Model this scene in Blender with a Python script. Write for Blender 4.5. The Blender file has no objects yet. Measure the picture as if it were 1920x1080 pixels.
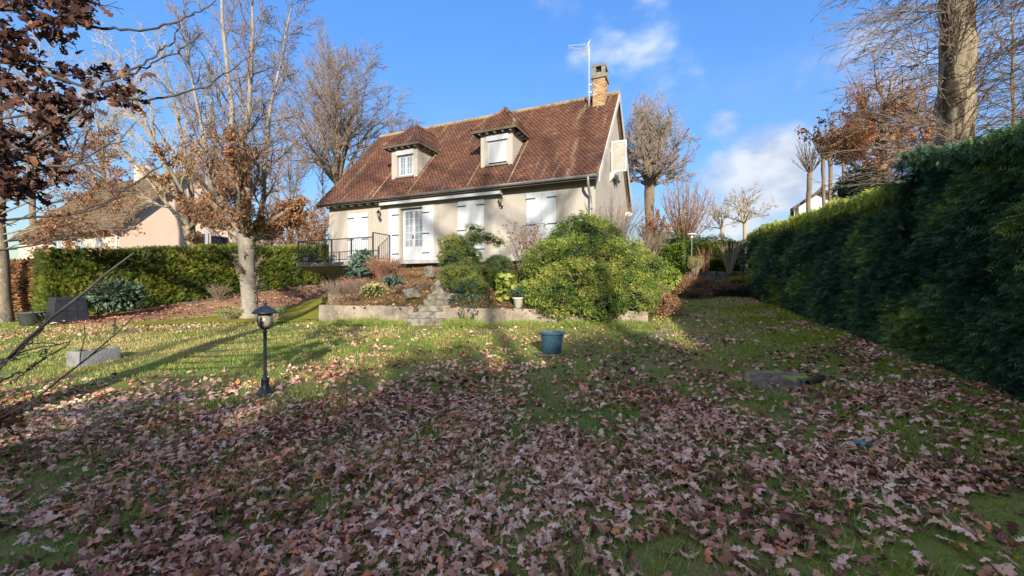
import bpy, math, random
import numpy as np
from mathutils import Vector, Matrix, noise as mnoise
R_ = math.radians
rng = np.random.default_rng(11)
random.seed(5)
scene = bpy.context.scene
C = scene.collection

# ---------------------------------------------------------------- camera
F = 780.0
EYE = 1.6
cam_d = bpy.data.cameras.new('camera')
cam_d.sensor_width = 36.0
cam_d.lens = F / 1920 * 36.0
cam_d.clip_end = 3000
cam_d.clip_start = 0.05
cam = bpy.data.objects.new('camera', cam_d)
cam.location = (0, 0, EYE)
cam.rotation_euler = (R_(90), 0, 0)
C.objects.link(cam)
scene.camera = cam

# ---------------------------------------------------------------- light
SUN_EL, SUN_AZ = 19.5, 8.0          # elevation; compass angle of the sun seen behind the camera (negative = to the left)
sv = Vector((math.sin(R_(SUN_AZ)) * math.cos(R_(SUN_EL)), -math.cos(R_(SUN_AZ)) * math.cos(R_(SUN_EL)), math.sin(R_(SUN_EL))))
sun_d = bpy.data.lights.new('sun', 'SUN')
sun_d.energy = 2.0
sun_d.angle = R_(0.53)
sun_d.color = (1.0, 0.91, 0.78)
sun = bpy.data.objects.new('sun', sun_d)
sun.rotation_euler = sv.to_track_quat('Z', 'Y').to_euler()
sun.location = sv * 60
C.objects.link(sun)

world = bpy.data.worlds.new('World')
scene.world = world
world.use_nodes = True
wn, wl = world.node_tree.nodes, world.node_tree.links
wn.clear()
def N(t, **kw):
    n = wn.new(t)
    for k, v in kw.items(): setattr(n, k, v)
    return n
out = N('ShaderNodeOutputWorld'); bg = N('ShaderNodeBackground')
sky = N('ShaderNodeTexSky'); sky.sky_type = 'NISHITA'; sky.sun_disc = False
sky.sun_elevation = R_(SUN_EL)
sky.sun_rotation = math.atan2(sv.x, sv.y)
sky.air_density = 1.0; sky.dust_density = 0.2; sky.ozone_density = 2.0; sky.altitude = 100
bg.inputs['Strength'].default_value = 0.15
hs = N('ShaderNodeHueSaturation'); hs.inputs['Saturation'].default_value = 1.27
hs.inputs['Value'].default_value = 0.82
hs.inputs['Hue'].default_value = 0.51
bw = N('ShaderNodeRGBToBW'); wl.new(sky.outputs[0], bw.inputs[0])
kn = N('ShaderNodeMath', operation='MULTIPLY_ADD'); wl.new(bw.outputs[0], kn.inputs[0]); kn.inputs[1].default_value = 0.50; kn.inputs[2].default_value = 1.0
dv = N('ShaderNodeVectorMath', operation='DIVIDE'); wl.new(sky.outputs[0], dv.inputs[0]); wl.new(kn.outputs[0], dv.inputs[1])
wl.new(dv.outputs[0], hs.inputs['Color'])
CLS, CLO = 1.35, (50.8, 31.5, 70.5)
tc = N('ShaderNodeTexCoord')
def vdist(d):
    v = Vector(d).normalized()
    n = N('ShaderNodeVectorMath', operation='DISTANCE'); n.inputs[1].default_value = v
    wl.new(tc.outputs['Generated'], n.inputs[0]); return n.outputs['Value']
def mth(op, a, b=None, clamp=False):
    n = N('ShaderNodeMath', operation=op); n.use_clamp = clamp
    for i, x in enumerate((a, b)):
        if x is None: continue
        if isinstance(x, (int, float)): n.inputs[i].default_value = x
        else: wl.new(x, n.inputs[i])
    return n.outputs[0]
def wnoise(scale, detail, rough, stretch=(1, 1, 1), off=(0, 0, 0)):
    mp = N('ShaderNodeMapping'); mp.inputs['Location'].default_value = off; mp.inputs['Scale'].default_value = stretch
    wl.new(tc.outputs['Generated'], mp.inputs['Vector'])
    n = N('ShaderNodeTexNoise'); n.inputs['Scale'].default_value = scale
    n.inputs['Detail'].default_value = detail; n.inputs['Roughness'].default_value = rough
    wl.new(mp.outputs[0], n.inputs['Vector']); return n.outputs['Fac']
def smooth(x, a, b):
    n = N('ShaderNodeMapRange', interpolation_type='SMOOTHSTEP')
    n.inputs['From Min'].default_value = a; n.inputs['From Max'].default_value = b
    wl.new(x, n.inputs['Value']); return n.outputs['Result']
def pd(px, py): return ((px - 960) / F, 1.0, (540 - py) / F)
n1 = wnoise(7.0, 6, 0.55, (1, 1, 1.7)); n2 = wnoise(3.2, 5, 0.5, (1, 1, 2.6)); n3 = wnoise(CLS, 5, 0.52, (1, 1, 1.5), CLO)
# bright cumulus added high up, mostly out of view, to fill the shade; the banks the photograph shows stand at the places it shows them
dens = None
for (px, py, rad, amp) in ((1455, 325, 0.17, .92), (1520, 345, 0.15, .75), (1350, 330, 0.09, .70), (1355, 238, 0.07, .55), (1590, 150, 0.20, .50), (1500, 215, .16, .36), (1020, 30, 0.18, .26),
                           (1380, 400, .2, .7), (1100, 430, .2, .5), (100, 300, .35, .3)):
    b = smooth(vdist(pd(px, py)), rad, rad * 0.15)
    b = mth('MULTIPLY', b, amp)
    dens = b if dens is None else mth('MAXIMUM', dens, b)
cl = mth('MULTIPLY', smooth(mth('ADD', mth('MULTIPLY', n1, 0.85), mth('MULTIPLY', dens, 0.62)), 0.56, 1.02), 0.90)
sx = N('ShaderNodeSeparateXYZ'); wl.new(tc.outputs['Generated'], sx.inputs[0])
fill_cum = mth('MULTIPLY', mth('MULTIPLY', smooth(mth('ADD', n3, mth('MULTIPLY', n1, .18)), 0.57, 0.70), .92), smooth(sx.outputs['Z'], 0.30, 0.52))
wis = mth('MULTIPLY', smooth(n2, 0.50, 0.80), 0.14)
cl = mth('MAXIMUM', cl, wis)
shade = N('ShaderNodeMix', data_type='RGBA')
shade.inputs[6].default_value = (0.85, 0.94, 1.14, 1); shade.inputs[7].default_value = (1.30, 1.35, 1.46, 1)
wl.new(smooth(n1, 0.42, 0.66), shade.inputs[0])
mx = N('ShaderNodeMix', data_type='RGBA')
wl.new(cl, mx.inputs[0]); wl.new(hs.outputs[0], mx.inputs[6]); wl.new(shade.outputs[2], mx.inputs[7])
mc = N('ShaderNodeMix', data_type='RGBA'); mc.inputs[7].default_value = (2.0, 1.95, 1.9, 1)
wl.new(fill_cum, mc.inputs[0]); wl.new(mx.outputs[2], mc.inputs[6]); wl.new(mc.outputs[2], bg.inputs['Color']); wl.new(bg.outputs[0], out.inputs['Surface'])

vs = scene.view_settings
scene.display_settings.display_device = 'sRGB'
vs.view_transform = 'Standard'; vs.look = 'None'; vs.gamma = 1.0; vs.use_curve_mapping = False
vs.exposure = 2.2

# ---------------------------------------------------------------- helpers
def P(px, py, d): return np.array([(px - 960) / F * d, d, EYE + (540 - py) / F * d])
SY, SX = 0.060, 0.036                      # fall of the garden: up to the back, up to the hedge side
def G(px, py):                             # the lawn under a pixel of the photograph
    k = (px - 960) / F
    d = F * EYE / ((py - 540) + F * (SY + SX * k))
    return np.array([k * d, d, gz(k * d, d)])
_vn = np.random.default_rng(3).random((64, 64))
def vnoise(x, y, s):
    x = np.asarray(x, float) / s; y = np.asarray(y, float) / s
    xi = np.floor(x).astype(int); yi = np.floor(y).astype(int); fx = x - xi; fy = y - yi
    fx = fx * fx * (3 - 2 * fx); fy = fy * fy * (3 - 2 * fy)
    g = lambda a, b: _vn[a % 64, b % 64]
    return (g(xi, yi) * (1 - fx) + g(xi + 1, yi) * fx) * (1 - fy) + (g(xi, yi + 1) * (1 - fx) + g(xi + 1, yi + 1) * fx) * fy
def gz(x, y):
    x = np.asarray(x, float); y = np.asarray(y, float)
    yy = np.where(y > 28, 28 + 6 * np.tanh((y - 28) / 6), y); yy = np.where(yy < -12, -12 + 4 * np.tanh((yy + 12) / 4), yy)
    xx = np.where(x < -20, -20 + 6 * np.tanh((x + 20) / 6), x); xx = np.where(xx > 14, 14 + 3 * np.tanh((xx - 14) / 3), xx)
    return SY * yy + SX * xx
def bump(x, y): return (vnoise(x, y, 1.9) - .5) * .05 + (vnoise(x + 31, y, .55) - .5) * .025
def lawn_z(x, y): return gz(x, y) + bump(x, y)
def nrm(v): return v / np.maximum(np.linalg.norm(v, axis=-1, keepdims=True), 1e-9)

def mesh(name, V, T=None, Q=None, tint=None, m=None, smooth=False):
    V = np.asarray(V, np.float32).reshape(-1, 3)
    me = bpy.data.meshes.new(name)
    nt = 0 if T is None else len(T); nq = 0 if Q is None else len(Q)
    me.vertices.add(len(V)); me.vertices.foreach_set('co', V.ravel())
    idx = []
    if nt: idx.append(np.asarray(T, np.int32).ravel())
    if nq: idx.append(np.asarray(Q, np.int32).ravel())
    idx = np.concatenate(idx)
    me.loops.add(len(idx)); me.loops.foreach_set('vertex_index', idx)
    me.polygons.add(nt + nq)
    st = np.concatenate([np.arange(nt) * 3, nt * 3 + np.arange(nq) * 4]).astype(np.int32)
    me.polygons.foreach_set('loop_start', st)
    me.update(calc_edges=True)
    me.polygons.foreach_set('use_smooth', np.full(nt + nq, bool(smooth)))
    if tint is not None:
        a = me.attributes.new('tint', 'FLOAT', 'POINT'); a.data.foreach_set('value', np.asarray(tint, np.float32))
    if m: me.materials.append(m)
    return me
def link(name, me, parent=None, loc=None):
    o = bpy.data.objects.new(name, me); C.objects.link(o)
    if parent is not None: o.parent = parent
    if loc is not None: o.location = loc
    return o
def tag(o, label, cat, group=None):
    o['label'] = label; o['category'] = cat
    if group: o['group'] = group
    return o
def thing(name, label, cat, loc=(0, 0, 0), rz=0.0, group=None):
    o = bpy.data.objects.new(name, None); C.objects.link(o); o.empty_display_size = .2
    o.location = tuple(float(v) for v in loc); o.rotation_euler = (0, 0, rz)
    return tag(o, label, cat, group)
def part(name, V, T=None, Q=None, m=None, parent=None, tint=None, smooth=False, world=False, stuff=False):
    V = np.asarray(V, float).reshape(-1, 3)
    if world and parent is not None: V = V - np.array(parent.location)
    o = link(name, mesh(name, V, T, Q, tint, m, smooth), parent)
    if stuff: o['kind'] = 'stuff'
    return o

class MB:                                   # collects boxes, tubes and lathes into one mesh
    def __init__(s): s.V = []; s.T = []; s.Q = []; s.n = 0; s.t = []
    def add(s, V, T=None, Q=None, tint=0.5):
        V = np.asarray(V, float).reshape(-1, 3)
        s.V.append(V)
        if T is not None and len(T): s.T.append(np.asarray(T) + s.n)
        if Q is not None and len(Q): s.Q.append(np.asarray(Q) + s.n)
        s.t.append(np.full(len(V), tint) if np.isscalar(tint) else np.asarray(tint)); s.n += len(V); return s
    def box(s, a, b, tint=.5, M=None):
        a = np.minimum(a, b).astype(float), np.maximum(a, b).astype(float); lo, hi = a
        V = np.array([[x, y, z] for z in (lo[2], hi[2]) for y in (lo[1], hi[1]) for x in (lo[0], hi[0])])
        if M is not None: V = V @ np.array(M)[:3, :3].T + np.array(M)[:3, 3]
        return s.add(V, Q=[[0, 2, 3, 1], [4, 5, 7, 6], [0, 1, 5, 4], [2, 6, 7, 3], [0, 4, 6, 2], [1, 3, 7, 5]], tint=tint)
    def hexa(s, V, tint=.5):               # 8 corners, bottom 4 then top 4, both counter-clockwise
        return s.add(V, Q=[[3, 2, 1, 0], [4, 5, 6, 7], [0, 1, 5, 4], [1, 2, 6, 5], [2, 3, 7, 6], [3, 0, 4, 7]], tint=tint)
    def tube(s, pts, r, k=6, tint=.5, cap=True):
        pts = np.asarray(pts, float)
        r = np.full(len(pts), r) if np.isscalar(r) else np.asarray(r, float)
        V, Q = tubes(pts[None], r[None], k)
        s.add(V, Q=Q, tint=tint)
        if cap:
            for e in (0, len(pts) - 1):
                ring = V[e * k:(e + 1) * k]
                s.add(np.vstack([ring, ring.mean(0)]), T=[[i, (i + 1) % k, k] if e else [(i + 1) % k, i, k] for i in range(k)], tint=tint)
        return s
    def lathe(s, prof, c=(0, 0, 0), k=16, tint=.5):
        prof = np.asarray(prof, float); n = len(prof); a = np.arange(k) * 2 * np.pi / k
        V = np.stack([prof[:, None, 0] * np.cos(a), prof[:, None, 0] * np.sin(a), np.repeat(prof[:, None, 1], k, 1)], -1).reshape(-1, 3) + np.array(c)
        Q = [[i * k + j, i * k + (j + 1) % k, (i + 1) * k + (j + 1) % k, (i + 1) * k + j] for i in range(n - 1) for j in range(k)]
        return s.add(V, Q=Q, tint=tint)
    def build(s, name, m, parent=None, smooth=False, stuff=False, loc=None):
        o = link(name, mesh(name, np.vstack(s.V), np.vstack(s.T) if s.T else None, np.vstack(s.Q) if s.Q else None, np.concatenate(s.t), m, smooth), parent, loc)
        if stuff: o['kind'] = 'stuff'
        return o

def tubes(Pp, Rr, k):
    B, n, _ = Pp.shape
    t = np.empty_like(Pp); t[:, 1:-1] = Pp[:, 2:] - Pp[:, :-2]; t[:, 0] = Pp[:, 1] - Pp[:, 0]; t[:, -1] = Pp[:, -1] - Pp[:, -2]
    t = nrm(t); t0 = nrm(Pp[:, -1] - Pp[:, 0])
    ref = np.where(np.abs(t0[:, 2:3]) < .8, np.array([[0, 0, 1.]]), np.array([[1., 0, 0]]))[:, None, :]
    a = nrm(np.cross(t, ref)); b = np.cross(t, a)
    th = np.arange(k) * 2 * np.pi / k
    V = Pp[:, :, None, :] + Rr[:, :, None, None] * (np.cos(th)[None, None, :, None] * a[:, :, None, :] + np.sin(th)[None, None, :, None] * b[:, :, None, :])
    i, j = np.meshgrid(np.arange(n - 1), np.arange(k), indexing='ij'); j2 = (j + 1) % k
    q = np.stack([i * k + j, i * k + j2, (i + 1) * k + j2, (i + 1) * k + j], -1).reshape(-1, 4)[:, ::-1]
    Q = (q[None] + (np.arange(B) * n * k)[:, None, None]).reshape(-1, 4)
    return V.reshape(-1, 3), Q

# ---------------------------------------------------------------- materials
def mat(name, base=(.5, .5, .5), rough=.85, spec=.25, ramp=None, mix=(), bumps=(), metal=0.0, trans=0.0, coord='Object', attr=True, coat=0):
    """ramp: colours by the 'tint' attribute; mix: (scale, colour, lo, hi[, stretch]) noise stains; bumps: (scale, strength)"""
    m = bpy.data.materials.new(name); m.use_nodes = True
    nt = m.node_tree; nd, lk = nt.nodes, nt.links
    bs = nd['Principled BSDF']; bs.inputs['Roughness'].default_value = rough; bs.inputs['Specular IOR Level'].default_value = spec
    bs.inputs['Metallic'].default_value = metal
    if coat: bs.inputs['Coat Weight'].default_value = coat
    tcn = nd.new('ShaderNodeTexCoord')
    col = None
    if ramp:
        at = nd.new('ShaderNodeAttribute'); at.attribute_name = 'tint'
        cr = nd.new('ShaderNodeValToRGB'); els = cr.color_ramp.elements
        while len(els) < len(ramp): els.new(.5)
        for e, (p, c) in zip(els, ramp): e.position = p; e.color = (*c, 1)
        lk.new(at.outputs['Fac'], cr.inputs[0]); col = cr.outputs[0]
    for mxx in mix:
        sc_, c2, lo, hi = mxx[:4]; st = mxx[4] if len(mxx) > 4 else (1, 1, 1)
        mp = nd.new('ShaderNodeMapping'); mp.inputs['Scale'].default_value = st; lk.new(tcn.outputs[coord], mp.inputs[0])
        no = nd.new('ShaderNodeTexNoise'); no.inputs['Scale'].default_value = sc_; no.inputs['Detail'].default_value = 6; no.inputs['Roughness'].default_value = .62
        lk.new(mp.outputs[0], no.inputs['Vector'])
        mr = nd.new('ShaderNodeMapRange'); mr.inputs['From Min'].default_value = lo; mr.inputs['From Max'].default_value = hi; lk.new(no.outputs['Fac'], mr.inputs['Value'])
        mi = nd.new('ShaderNodeMix'); mi.data_type = 'RGBA'; lk.new(mr.outputs[0], mi.inputs[0])
        if col is None: mi.inputs[6].default_value = (*base, 1)
        else: lk.new(col, mi.inputs[6])
        mi.inputs[7].default_value = (*c2, 1); col = mi.outputs[2]
    if col is None: bs.inputs['Base Color'].default_value = (*base, 1)
    else: lk.new(col, bs.inputs['Base Color'])
    prev = None
    for (sc_, stg) in bumps:
        no = nd.new('ShaderNodeTexNoise'); no.inputs['Scale'].default_value = sc_; no.inputs['Detail'].default_value = 5
        lk.new(tcn.outputs[coord], no.inputs['Vector'])
        bp = nd.new('ShaderNodeBump'); bp.inputs['Strength'].default_value = stg; bp.inputs['Distance'].default_value = .02
        lk.new(no.outputs['Fac'], bp.inputs['Height'])
        if prev: lk.new(prev, bp.inputs['Normal'])
        prev = bp.outputs[0]
    if prev: lk.new(prev, bs.inputs['Normal'])
    if trans:
        tr = nd.new('ShaderNodeBsdfTranslucent'); ms = nd.new('ShaderNodeMixShader'); ms.inputs[0].default_value = trans
        if col is None: tr.inputs[0].default_value = (*base, 1)
        else: lk.new(col, tr.inputs[0])
        lk.new(bs.outputs[0], ms.inputs[1]); lk.new(tr.outputs[0], ms.inputs[2]); lk.new(ms.outputs[0], nd['Material Output'].inputs[0])
    return m
M = {}
M['stucco'] = mat('stucco', (.385, .35, .30), .92, .15, mix=((.9, (.35, .315, .265), .38, .66), (1.5, (.29, .255, .21), .56, .80, (1.6, 1.6, .22)), (7, (.42, .39, .34), .5, .8)), bumps=((60, .35), (9, .15)))
M['pink'] = mat('pink stucco', (.66, .50, .39), .95, .1, mix=((1.1, (.60, .45, .34), .4, .7),), bumps=((50, .3),))
M['white'] = mat('white paint', (.46, .48, .50), .5, .4, mix=((2.5, (.40, .41, .41), .45, .75), (1.2, (.41, .43, .46), .5, .8, (4, 4, .3))))
M['white_wall'] = mat('white wall', (.75, .73, .68), .9, .2)
M['tile'] = mat('clay tile', rough=.9, spec=.2, ramp=[(0, (.050, .027, .022)), (.4, (.118, .054, .035)), (.75, (.158, .075, .045)), (1, (.23, .14, .092))],
                mix=((.55, (.075, .036, .036), .48, .68, (1, .5, 1)), (1.7, (.27, .215, .13), .57, .74, (2.2, .25, .25)), (19, (.30, .23, .16), .66, .76)), bumps=((30, .4),))
M['tile_edge'] = mat('clay ridge', rough=.9, spec=.2, ramp=[(0, (.16, .10, .06)), (1, (.30, .20, .11))], mix=((5, (.33, .29, .18), .45, .7),), bumps=((25, .4),))
M['old_roof'] = mat('brown tile', rough=.9, spec=.2, ramp=[(0, (.065, .045, .030)), (1, (.16, .11, .07))], mix=((2, (.17, .15, .08), .45, .75),), bumps=((20, .4),))
M['wood_dark'] = mat('weathered wood', (.09, .065, .05), .85, mix=((5, (.14, .11, .085), .4, .7),))
M['grey_wood'] = mat('grey wood', (.50, .47, .42), .85, mix=((8, (.38, .355, .32), .4, .7, (1, 1, 8)),))
M['zinc'] = mat('zinc', (.22, .24, .25), .45, .5, metal=.5, mix=((6, (.30, .31, .30), .4, .7),))
M['alu'] = mat('aerial metal', (.55, .56, .58), .4, .5, metal=.3)
M['iron'] = mat('black iron', (.018, .020, .026), .45, .5)
M['strap'] = mat('strap iron', (.03, .032, .04), .6, .3)
M['brick'] = mat('chimney brick', rough=.9, ramp=[(0, (.26, .15, .085)), (.5, (.40, .26, .14)), (1, (.50, .37, .22))], bumps=((40, .4),))
M['mortar'] = mat('mortar', (.36, .32, .27), .95, bumps=((40, .4),))
M['cement'] = mat('cement', (.24, .225, .19), .92, .2, mix=((3, (.13, .125, .10), .42, .7), (9, (.35, .32, .25), .56, .75)), bumps=((25, .5), (90, .3)))
M['wall_conc'] = mat('old concrete', (.33, .275, .21), .93, .2, mix=((.9, (.13, .11, .085), .40, .62, (1, 1, .5)), (3.2, (.42, .35, .27), .5, .75), (14, (.08, .07, .05), .56, .70), (2.1, (.14, .15, .05), .62, .8)), bumps=((12, .6), (55, .5)))
M['stone'] = mat('mossy stone', rough=.95, ramp=[(0, (.10, .092, .08)), (1, (.25, .225, .18))], mix=((5, (.06, .056, .045), .44, .66), (2.4, (.12, .12, .035), .55, .78)), bumps=((9, .8), (45, .5)))
M['plinth'] = mat('plinth', (.22, .19, .155), .93, mix=((2, (.13, .11, .09), .4, .7),), bumps=((20, .5),))
M['slab'] = mat('terrace slab', (.36, .34, .31), .85, mix=((4, (.22, .21, .19), .4, .7),), bumps=((30, .3),))
M['glass'] = mat('window glass', (.16, .19, .22), .06, .8, mix=((2.2, (.30, .33, .36), .4, .7),))
M['curtain'] = mat('lace curtain', (.62, .62, .60), .9, .1, mix=((9, (.45, .46, .48), .4, .7, (3, 3, .4)),))
M['dark'] = mat('dark interior', (.02, .02, .02), .9)
M['lamp_glass'] = mat('milky lamp glass', (.26, .23, .17), .2, .5, mix=((14, (.17, .15, .11), .4, .7),))
M['lamp_black'] = mat('black lacquer', (.012, .018, .030), .40, .5, bumps=((40, .08),))
M['pot_blue'] = mat('teal pot', (.045, .115, .155), .5, .4, mix=((10, (.03, .08, .115), .4, .7),))
M['pot_white'] = mat('chalky pot', (.58, .58, .50), .8, mix=((6, (.40, .42, .32), .45, .75),))
M['tub'] = mat('grey tub', (.075, .085, .085), .5, .4, mix=((4, (.11, .12, .12), .4, .7),))
M['compost'] = mat('black plastic', (.016, .018, .023), .45, .4, mix=((5, (.03, .033, .04), .45, .75),))
M['soil'] = mat('soil', (.05, .036, .026), .98, .1, mix=((12, (.09, .065, .045), .4, .7),), bumps=((30, .8),))
M['scrap'] = mat('teal plastic', (.06, .20, .24), .5, .4)
M['trough'] = mat('cast concrete', (.235, .235, .245), .93, .2, mix=((5, (.15, .155, .15), .42, .68), (2.5, (.11, .12, .07), .60, .8)), bumps=((18, .6), (60, .4)))
M['stump'] = mat('dead wood', (.13, .105, .085), .95, mix=((7, (.25, .21, .17), .45, .72), (3.6, (.22, .27, .03), .52, .62)), bumps=((18, .9), (60, .5)))
M['bark_grey'] = mat('grey bark', (.27, .22, .155), .95, .15, mix=((3.2, (.13, .11, .085), .42, .62, (1, 1, .4)), (8, (.34, .31, .25), .54, .72), (1.6, (.17, .18, .07), .60, .8)), bumps=((14, .7), (60, .5)))
M['bark_brown'] = mat('brown bark', (.205, .150, .100), .95, .15, mix=((4, (.11, .085, .06), .42, .68, (1, 1, .25)), (2, (.20, .19, .09), .60, .8)), bumps=((16, .9), (60, .5)))
M['bark_pale'] = mat('pale bark', (.275, .24, .19), .95, .15, mix=((3.2, (.20, .18, .15), .46, .66, (1, 1, .4)), (8, (.40, .37, .32), .54, .72), (1.6, (.22, .23, .12), .62, .8)), bumps=((14, .6), (60, .4)))
M['bark_rough'] = mat('furrowed bark', (.24, .19, .13), .95, .15, mix=((5, (.055, .042, .03), .46, .56, (1, 1, .16)), (2.2, (.13, .13, .05), .58, .76), (9, (.31, .26, .19), .56, .7, (1, 1, .3))), bumps=((10, 1.0), (40, .8)))
M['bark_dark'] = mat('dark bark', (.055, .048, .042), .9, .2, mix=((12, (.10, .09, .078), .45, .7),), bumps=((50, .5),))
M['twig'] = mat('twig', (.20, .150, .115), .9, .15, mix=((.8, (.15, .12, .095), .4, .7),))
M['twig_red'] = mat('reddish twig', (.25, .125, .075), .9, .15, mix=((.8, (.20, .13, .09), .4, .7),))
M['twig_grey'] = mat('greyish twig', (.25, .205, .17), .9, .15)
M['twig_pale'] = mat('pale twig', (.34, .275, .18), .9, .15, mix=((.6, (.26, .21, .14), .4, .7),))
BR = [(0, (.09, .047, .028)), (.35, (.19, .095, .05)), (.7, (.31, .155, .072)), (1, (.42, .235, .11))]
M['dead_leaf'] = mat('dead leaf', rough=.8, spec=.2, ramp=BR, trans=.22)
M['russet_leaf'] = mat('russet leaf', rough=.8, spec=.2, ramp=[(0, (.16, .065, .03)), (.5, (.34, .14, .055)), (1, (.50, .25, .10))], trans=.25)
M['oak_leaf'] = mat('oak leaf on branch', rough=.75, spec=.25, ramp=[(0, (.03, .014, .012)), (.45, (.075, .034, .025)), (.8, (.17, .075, .038)), (1, (.46, .21, .07))], trans=.2, bumps=((60, .3),))
M['litter'] = mat('fallen leaf', rough=.75, spec=.25, ramp=[(0, (.06, .020, .012)), (.22, (.20, .070, .045)), (.45, (.44, .205, .145)), (.75, (.63, .375, .275)), (.93, (.74, .52, .41)), (1, (.55, .18, .05))],
                  mix=((30, (.17, .095, .07), .52, .72),), trans=.08, bumps=((70, .35),))
M['grass'] = mat('grass blade', rough=.7, spec=.3, ramp=[(0, (.060, .125, .022)), (.45, (.15, .26, .045)), (.75, (.30, .33, .065)), (1, (.50, .41, .17))], trans=.3)
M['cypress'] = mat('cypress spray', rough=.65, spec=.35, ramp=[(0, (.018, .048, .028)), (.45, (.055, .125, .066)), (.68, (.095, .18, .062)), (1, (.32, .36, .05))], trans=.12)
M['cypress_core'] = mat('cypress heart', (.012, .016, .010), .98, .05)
M['thuja'] = mat('thuja spray', rough=.65, spec=.3, ramp=[(0, (.030, .052, .012)), (.5, (.095, .135, .020)), (1, (.25, .26, .035))], trans=.15)
M['juniper'] = mat('juniper spray', rough=.65, spec=.3, ramp=[(0, (.035, .080, .022)), (.45, (.13, .205, .038)), (.85, (.30, .32, .05)), (1, (.36, .31, .09))], trans=.15)
M['pine'] = mat('pine needle', rough=.6, spec=.3, ramp=[(0, (.03, .06, .026)), (.5, (.09, .135, .038)), (1, (.24, .24, .045))], trans=.12)
M['lime'] = mat('lime leaf', rough=.55, spec=.35, ramp=[(0, (.07, .12, .018)), (.6, (.18, .25, .030)), (1, (.34, .35, .06))], trans=.25)
M['cream'] = mat('cream leaf', rough=.6, spec=.3, ramp=[(0, (.13, .12, .035)), (.5, (.36, .32, .13)), (1, (.48, .43, .22))], trans=.2)
M['bluegreen'] = mat('blue green leaf', rough=.6, spec=.3, ramp=[(0, (.04, .07, .05)), (1, (.15, .21, .16))], trans=.15)
M['rhodo'] = mat('evergreen leaf', rough=.45, spec=.5, ramp=[(0, (.018, .042, .022)), (1, (.07, .12, .065))], trans=.1)
M['fern'] = mat('dry fern', rough=.85, spec=.15, ramp=[(0, (.11, .055, .03)), (.6, (.25, .135, .07)), (1, (.38, .25, .12))], trans=.15)
M['heather'] = mat('heather', rough=.9, spec=.1, ramp=[(0, (.08, .06, .06)), (1, (.20, .155, .15))])
M['gold'] = mat('golden leaf', rough=.6, spec=.3, ramp=[(0, (.20, .18, .02)), (1, (.50, .41, .04))], trans=.2)
M['flower'] = mat('dry flower', rough=.9, spec=.1, ramp=[(0, (.14, .085, .055)), (1, (.32, .21, .14))])
def ground_mat(name, a, bcol, c, moss=None):
    m = mat(name, a, .97, .1, mix=((.55, bcol, .40, .62), (2.6, c, .48, .70), (14, a, .5, .75)) + (((1.3, moss, .5, .66),) if moss else ()), bumps=((9, .6), (45, .8)))
    return m
M['lawn'] = ground_mat('lawn ground', (.14, .165, .042), (.19, .145, .07), (.115, .14, .03))
M['moss'] = ground_mat('mossy paving', (.19, .20, .022), (.15, .115, .03), (.25, .245, .028))
M['bank'] = ground_mat('leafy bank', (.25, .14, .075), (.33, .21, .115), (.17, .11, .06))
M['bed'] = ground_mat('bed soil', (.085, .058, .036), (.13, .085, .045), (.07, .075, .02))
# ================================================================ setting: ground
def grid(name, xs, ys, zf, m, smooth=True):
    X, Y = np.meshgrid(xs, ys); V = np.stack([X, Y, zf(X, Y)], -1).reshape(-1, 3)
    nx, ny = len(xs), len(ys)
    i, j = np.meshgrid(np.arange(ny - 1), np.arange(nx - 1), indexing='ij')
    a = i * nx + j
    Q = np.stack([a, a + 1, a + nx + 1, a + nx], -1).reshape(-1, 4)
    o = link(name, mesh(name, V, None, Q, None, m, smooth)); o['kind'] = 'structure'; return o
xs = np.concatenate([[-500, -200, -90, -50, -36], np.arange(-28, 18, .3), [24, 40, 90, 200, 500]])
ys = np.concatenate([[-300, -120, -50, -24, -14], np.arange(-8, 33, .3), [36, 42, 60, 120, 300, 900]])
lawn = grid('lawn', xs, ys, lawn_z, M['lawn'])

def patch(name, rows, m, kind='structure', tint=None):
    rows = np.asarray(rows, float); ny, nx, _ = rows.shape
    i, j = np.meshgrid(np.arange(ny - 1), np.arange(nx - 1), indexing='ij'); a = i * nx + j
    o = link(name, mesh(name, rows.reshape(-1, 3), None, np.stack([a, a + 1, a + nx + 1, a + nx], -1).reshape(-1, 4), tint, m, True)); o['kind'] = kind; return o
def lerp_poly(pts, n):
    pts = np.asarray(pts, float); s = np.concatenate([[0], np.cumsum(np.linalg.norm(np.diff(pts, axis=0), axis=1))])
    t = np.linspace(0, s[-1], n); return np.stack([np.interp(t, s, pts[:, i]) for i in range(pts.shape[1])], -1)

# house frame: origin at the front corner next to the gable, x along the facade, y into the depth
HA = R_(-23.6); HO = np.array([2.94, 14.7, 0.0])
ux = np.array([math.cos(HA), math.sin(HA), 0]); uy = np.array([-math.sin(HA), math.cos(HA), 0])
def H2W(x, y, z): return HO + np.multiply.outer(x, ux) + np.multiply.outer(y, uy) + np.multiply.outer(z, np.array([0, 0, 1.]))
def fx(px, y=0.0):                         # local x on the plane y=const under a pixel column
    k = (px - 960) / F; bx, by = HO[0] + y * uy[0], HO[1] + y * uy[1]
    return (k * by - bx) / (ux[0] - k * ux[1])
def fz(px, py, y=0.0):
    p = H2W(fx(px, y), y, 0.0); return EYE + (540 - py) / F * p[1]

WA, WB = np.array([-5.8, 12.5]), np.array([3.27, 10.0])      # retaining wall line
wd = (WB - WA) / np.linalg.norm(WB - WA); wnm = np.array([-wd[1], wd[0]])
TOPZ = 1.07
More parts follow.
